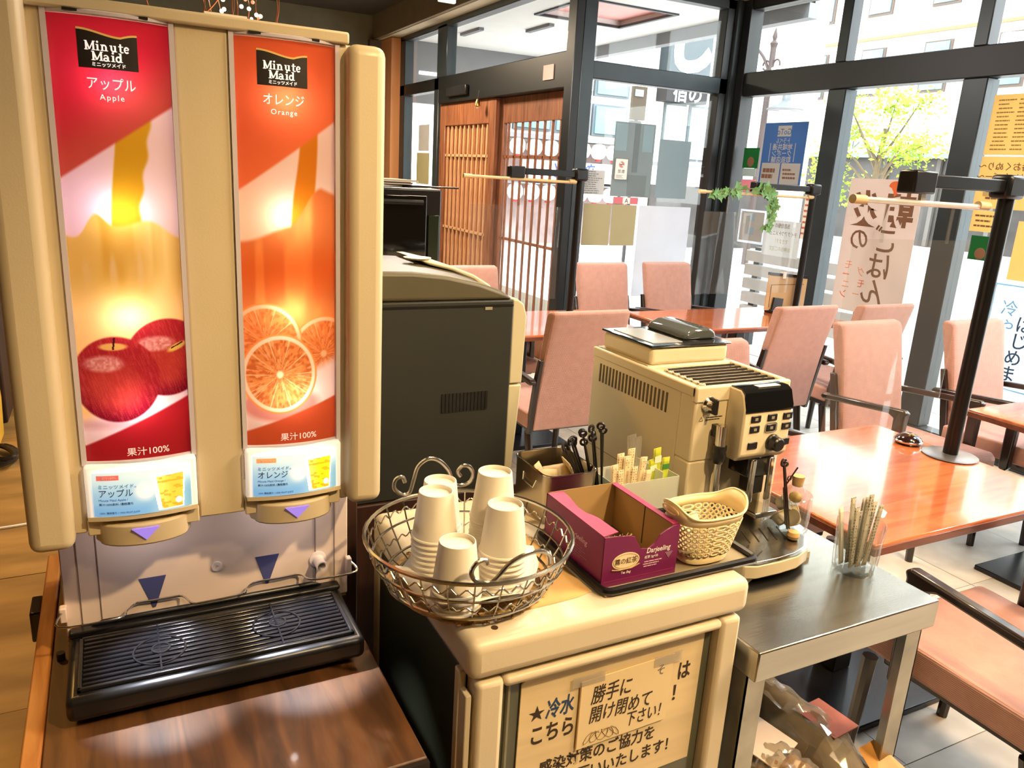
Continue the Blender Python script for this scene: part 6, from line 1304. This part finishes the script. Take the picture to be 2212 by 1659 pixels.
txt('lettering', '定番おくぬり〜', .052, (X_, 2.93, 1.725), XC, ZU, M_brown, t, 'CENTER', mirror=True, bold=.004); txt('lettering', 'ドリンクバー〜', .052, (X_, 2.93, 1.665), XC, ZU, M_brown, t, 'CENTER', mirror=True, bold=.004); MB().box(4.7262, 4.728, 2.94, 3.05, 1.57, 1.63).build('price_box', thru('light_yellow', (252, 226, 150)), t, smooth=0); dashes('small_print', (4.7262, 3.04, 1.62), XC, ZU, .2, .08, 2, M_brown, t, .3, 12)
t = poster('yellow_menu', 'small yellow price sheet behind the partition elbow', 'C', 2.90, 3.09, 1.36, 1.485, T_yel, 'poster'); dashes('small_print', (4.7272, 3.07, 1.47), XC, ZU, .16, .09, 3, M_brown, t, .35, 14)
t = poster('green_notice', 'small green notice behind the black partition pole', 'C', 2.92, 3.065, 1.19, 1.335, T_green, 'notice'); MB().ball((4.727, 2.99, 1.23), (.002, .035, .035)).build('brown_emblem', M_brown, t)
t = poster('yellow_menu', 'yellow sheet with an orange box at the right edge', 'C', 2.42, 2.80, 1.10, 1.44, T_yel)
MB().tube([(4.7265, y, z) for y, z in ((2.66, 1.40), (2.44, 1.40), (2.44, 1.22), (2.66, 1.22), (2.68, 1.25), (2.68, 1.37))], .004, 4, True).build('orange_frame', M_orangeink, t); txt('lettering', 'ご予\n約を', .05, (X_, 2.60, 1.345), XC, ZU, M_orangeink, t, 'CENTER', mirror=True, bold=.01)
t = poster('noodle_poster', 'white poster with blue brush lettering at the right edge', 'C', 2.40, 2.86, .45, 1.08, thru('poster_icewhite', (226, 240, 248)))
MB().tube([(4.7265, y, z) for y, z in ((2.85, .46), (2.85, 1.07), (2.41, 1.07), (2.41, .46))], .006, 4, True).build('blue_border', thru('ice_blue', (150, 206, 236)), t)
M_brush = mat('brush_navy', (44, 66, 96), .7, var=0)
for i, s in enumerate('はじめま'): txt('lettering', s, .105, (X_, 2.635+.012*i, .815-i*.10), XC, ZU, M_brush, t, 'CENTER', bold=.008)
for i, s in enumerate('冷や'): txt('lettering', s, .10, (X_, 2.74, .90-i*.11), XC, ZU, thru('ice_blue', (150, 206, 236)), t, 'CENTER')
txt('lettering', '一番', .08, (X_, 2.6, 1.0), XC, ZU, thru('ice_blue', (150, 206, 236)), t, 'CENTER')
t = thing('corner_notice', 'pale tan paper on the glass beside the entrance doors', 'notice', (3.19, 8.7, 1.4))
MB().box(3.19, 3.193, 8.42, 8.75, 1.72, 2.0).build('sheet', thru('notice_grey', (206, 200, 192)), t, smooth=0); MB().box(3.19, 3.193, 8.40, 8.80, 1.36, 1.70).build('sheet', T_tan, t, smooth=0)
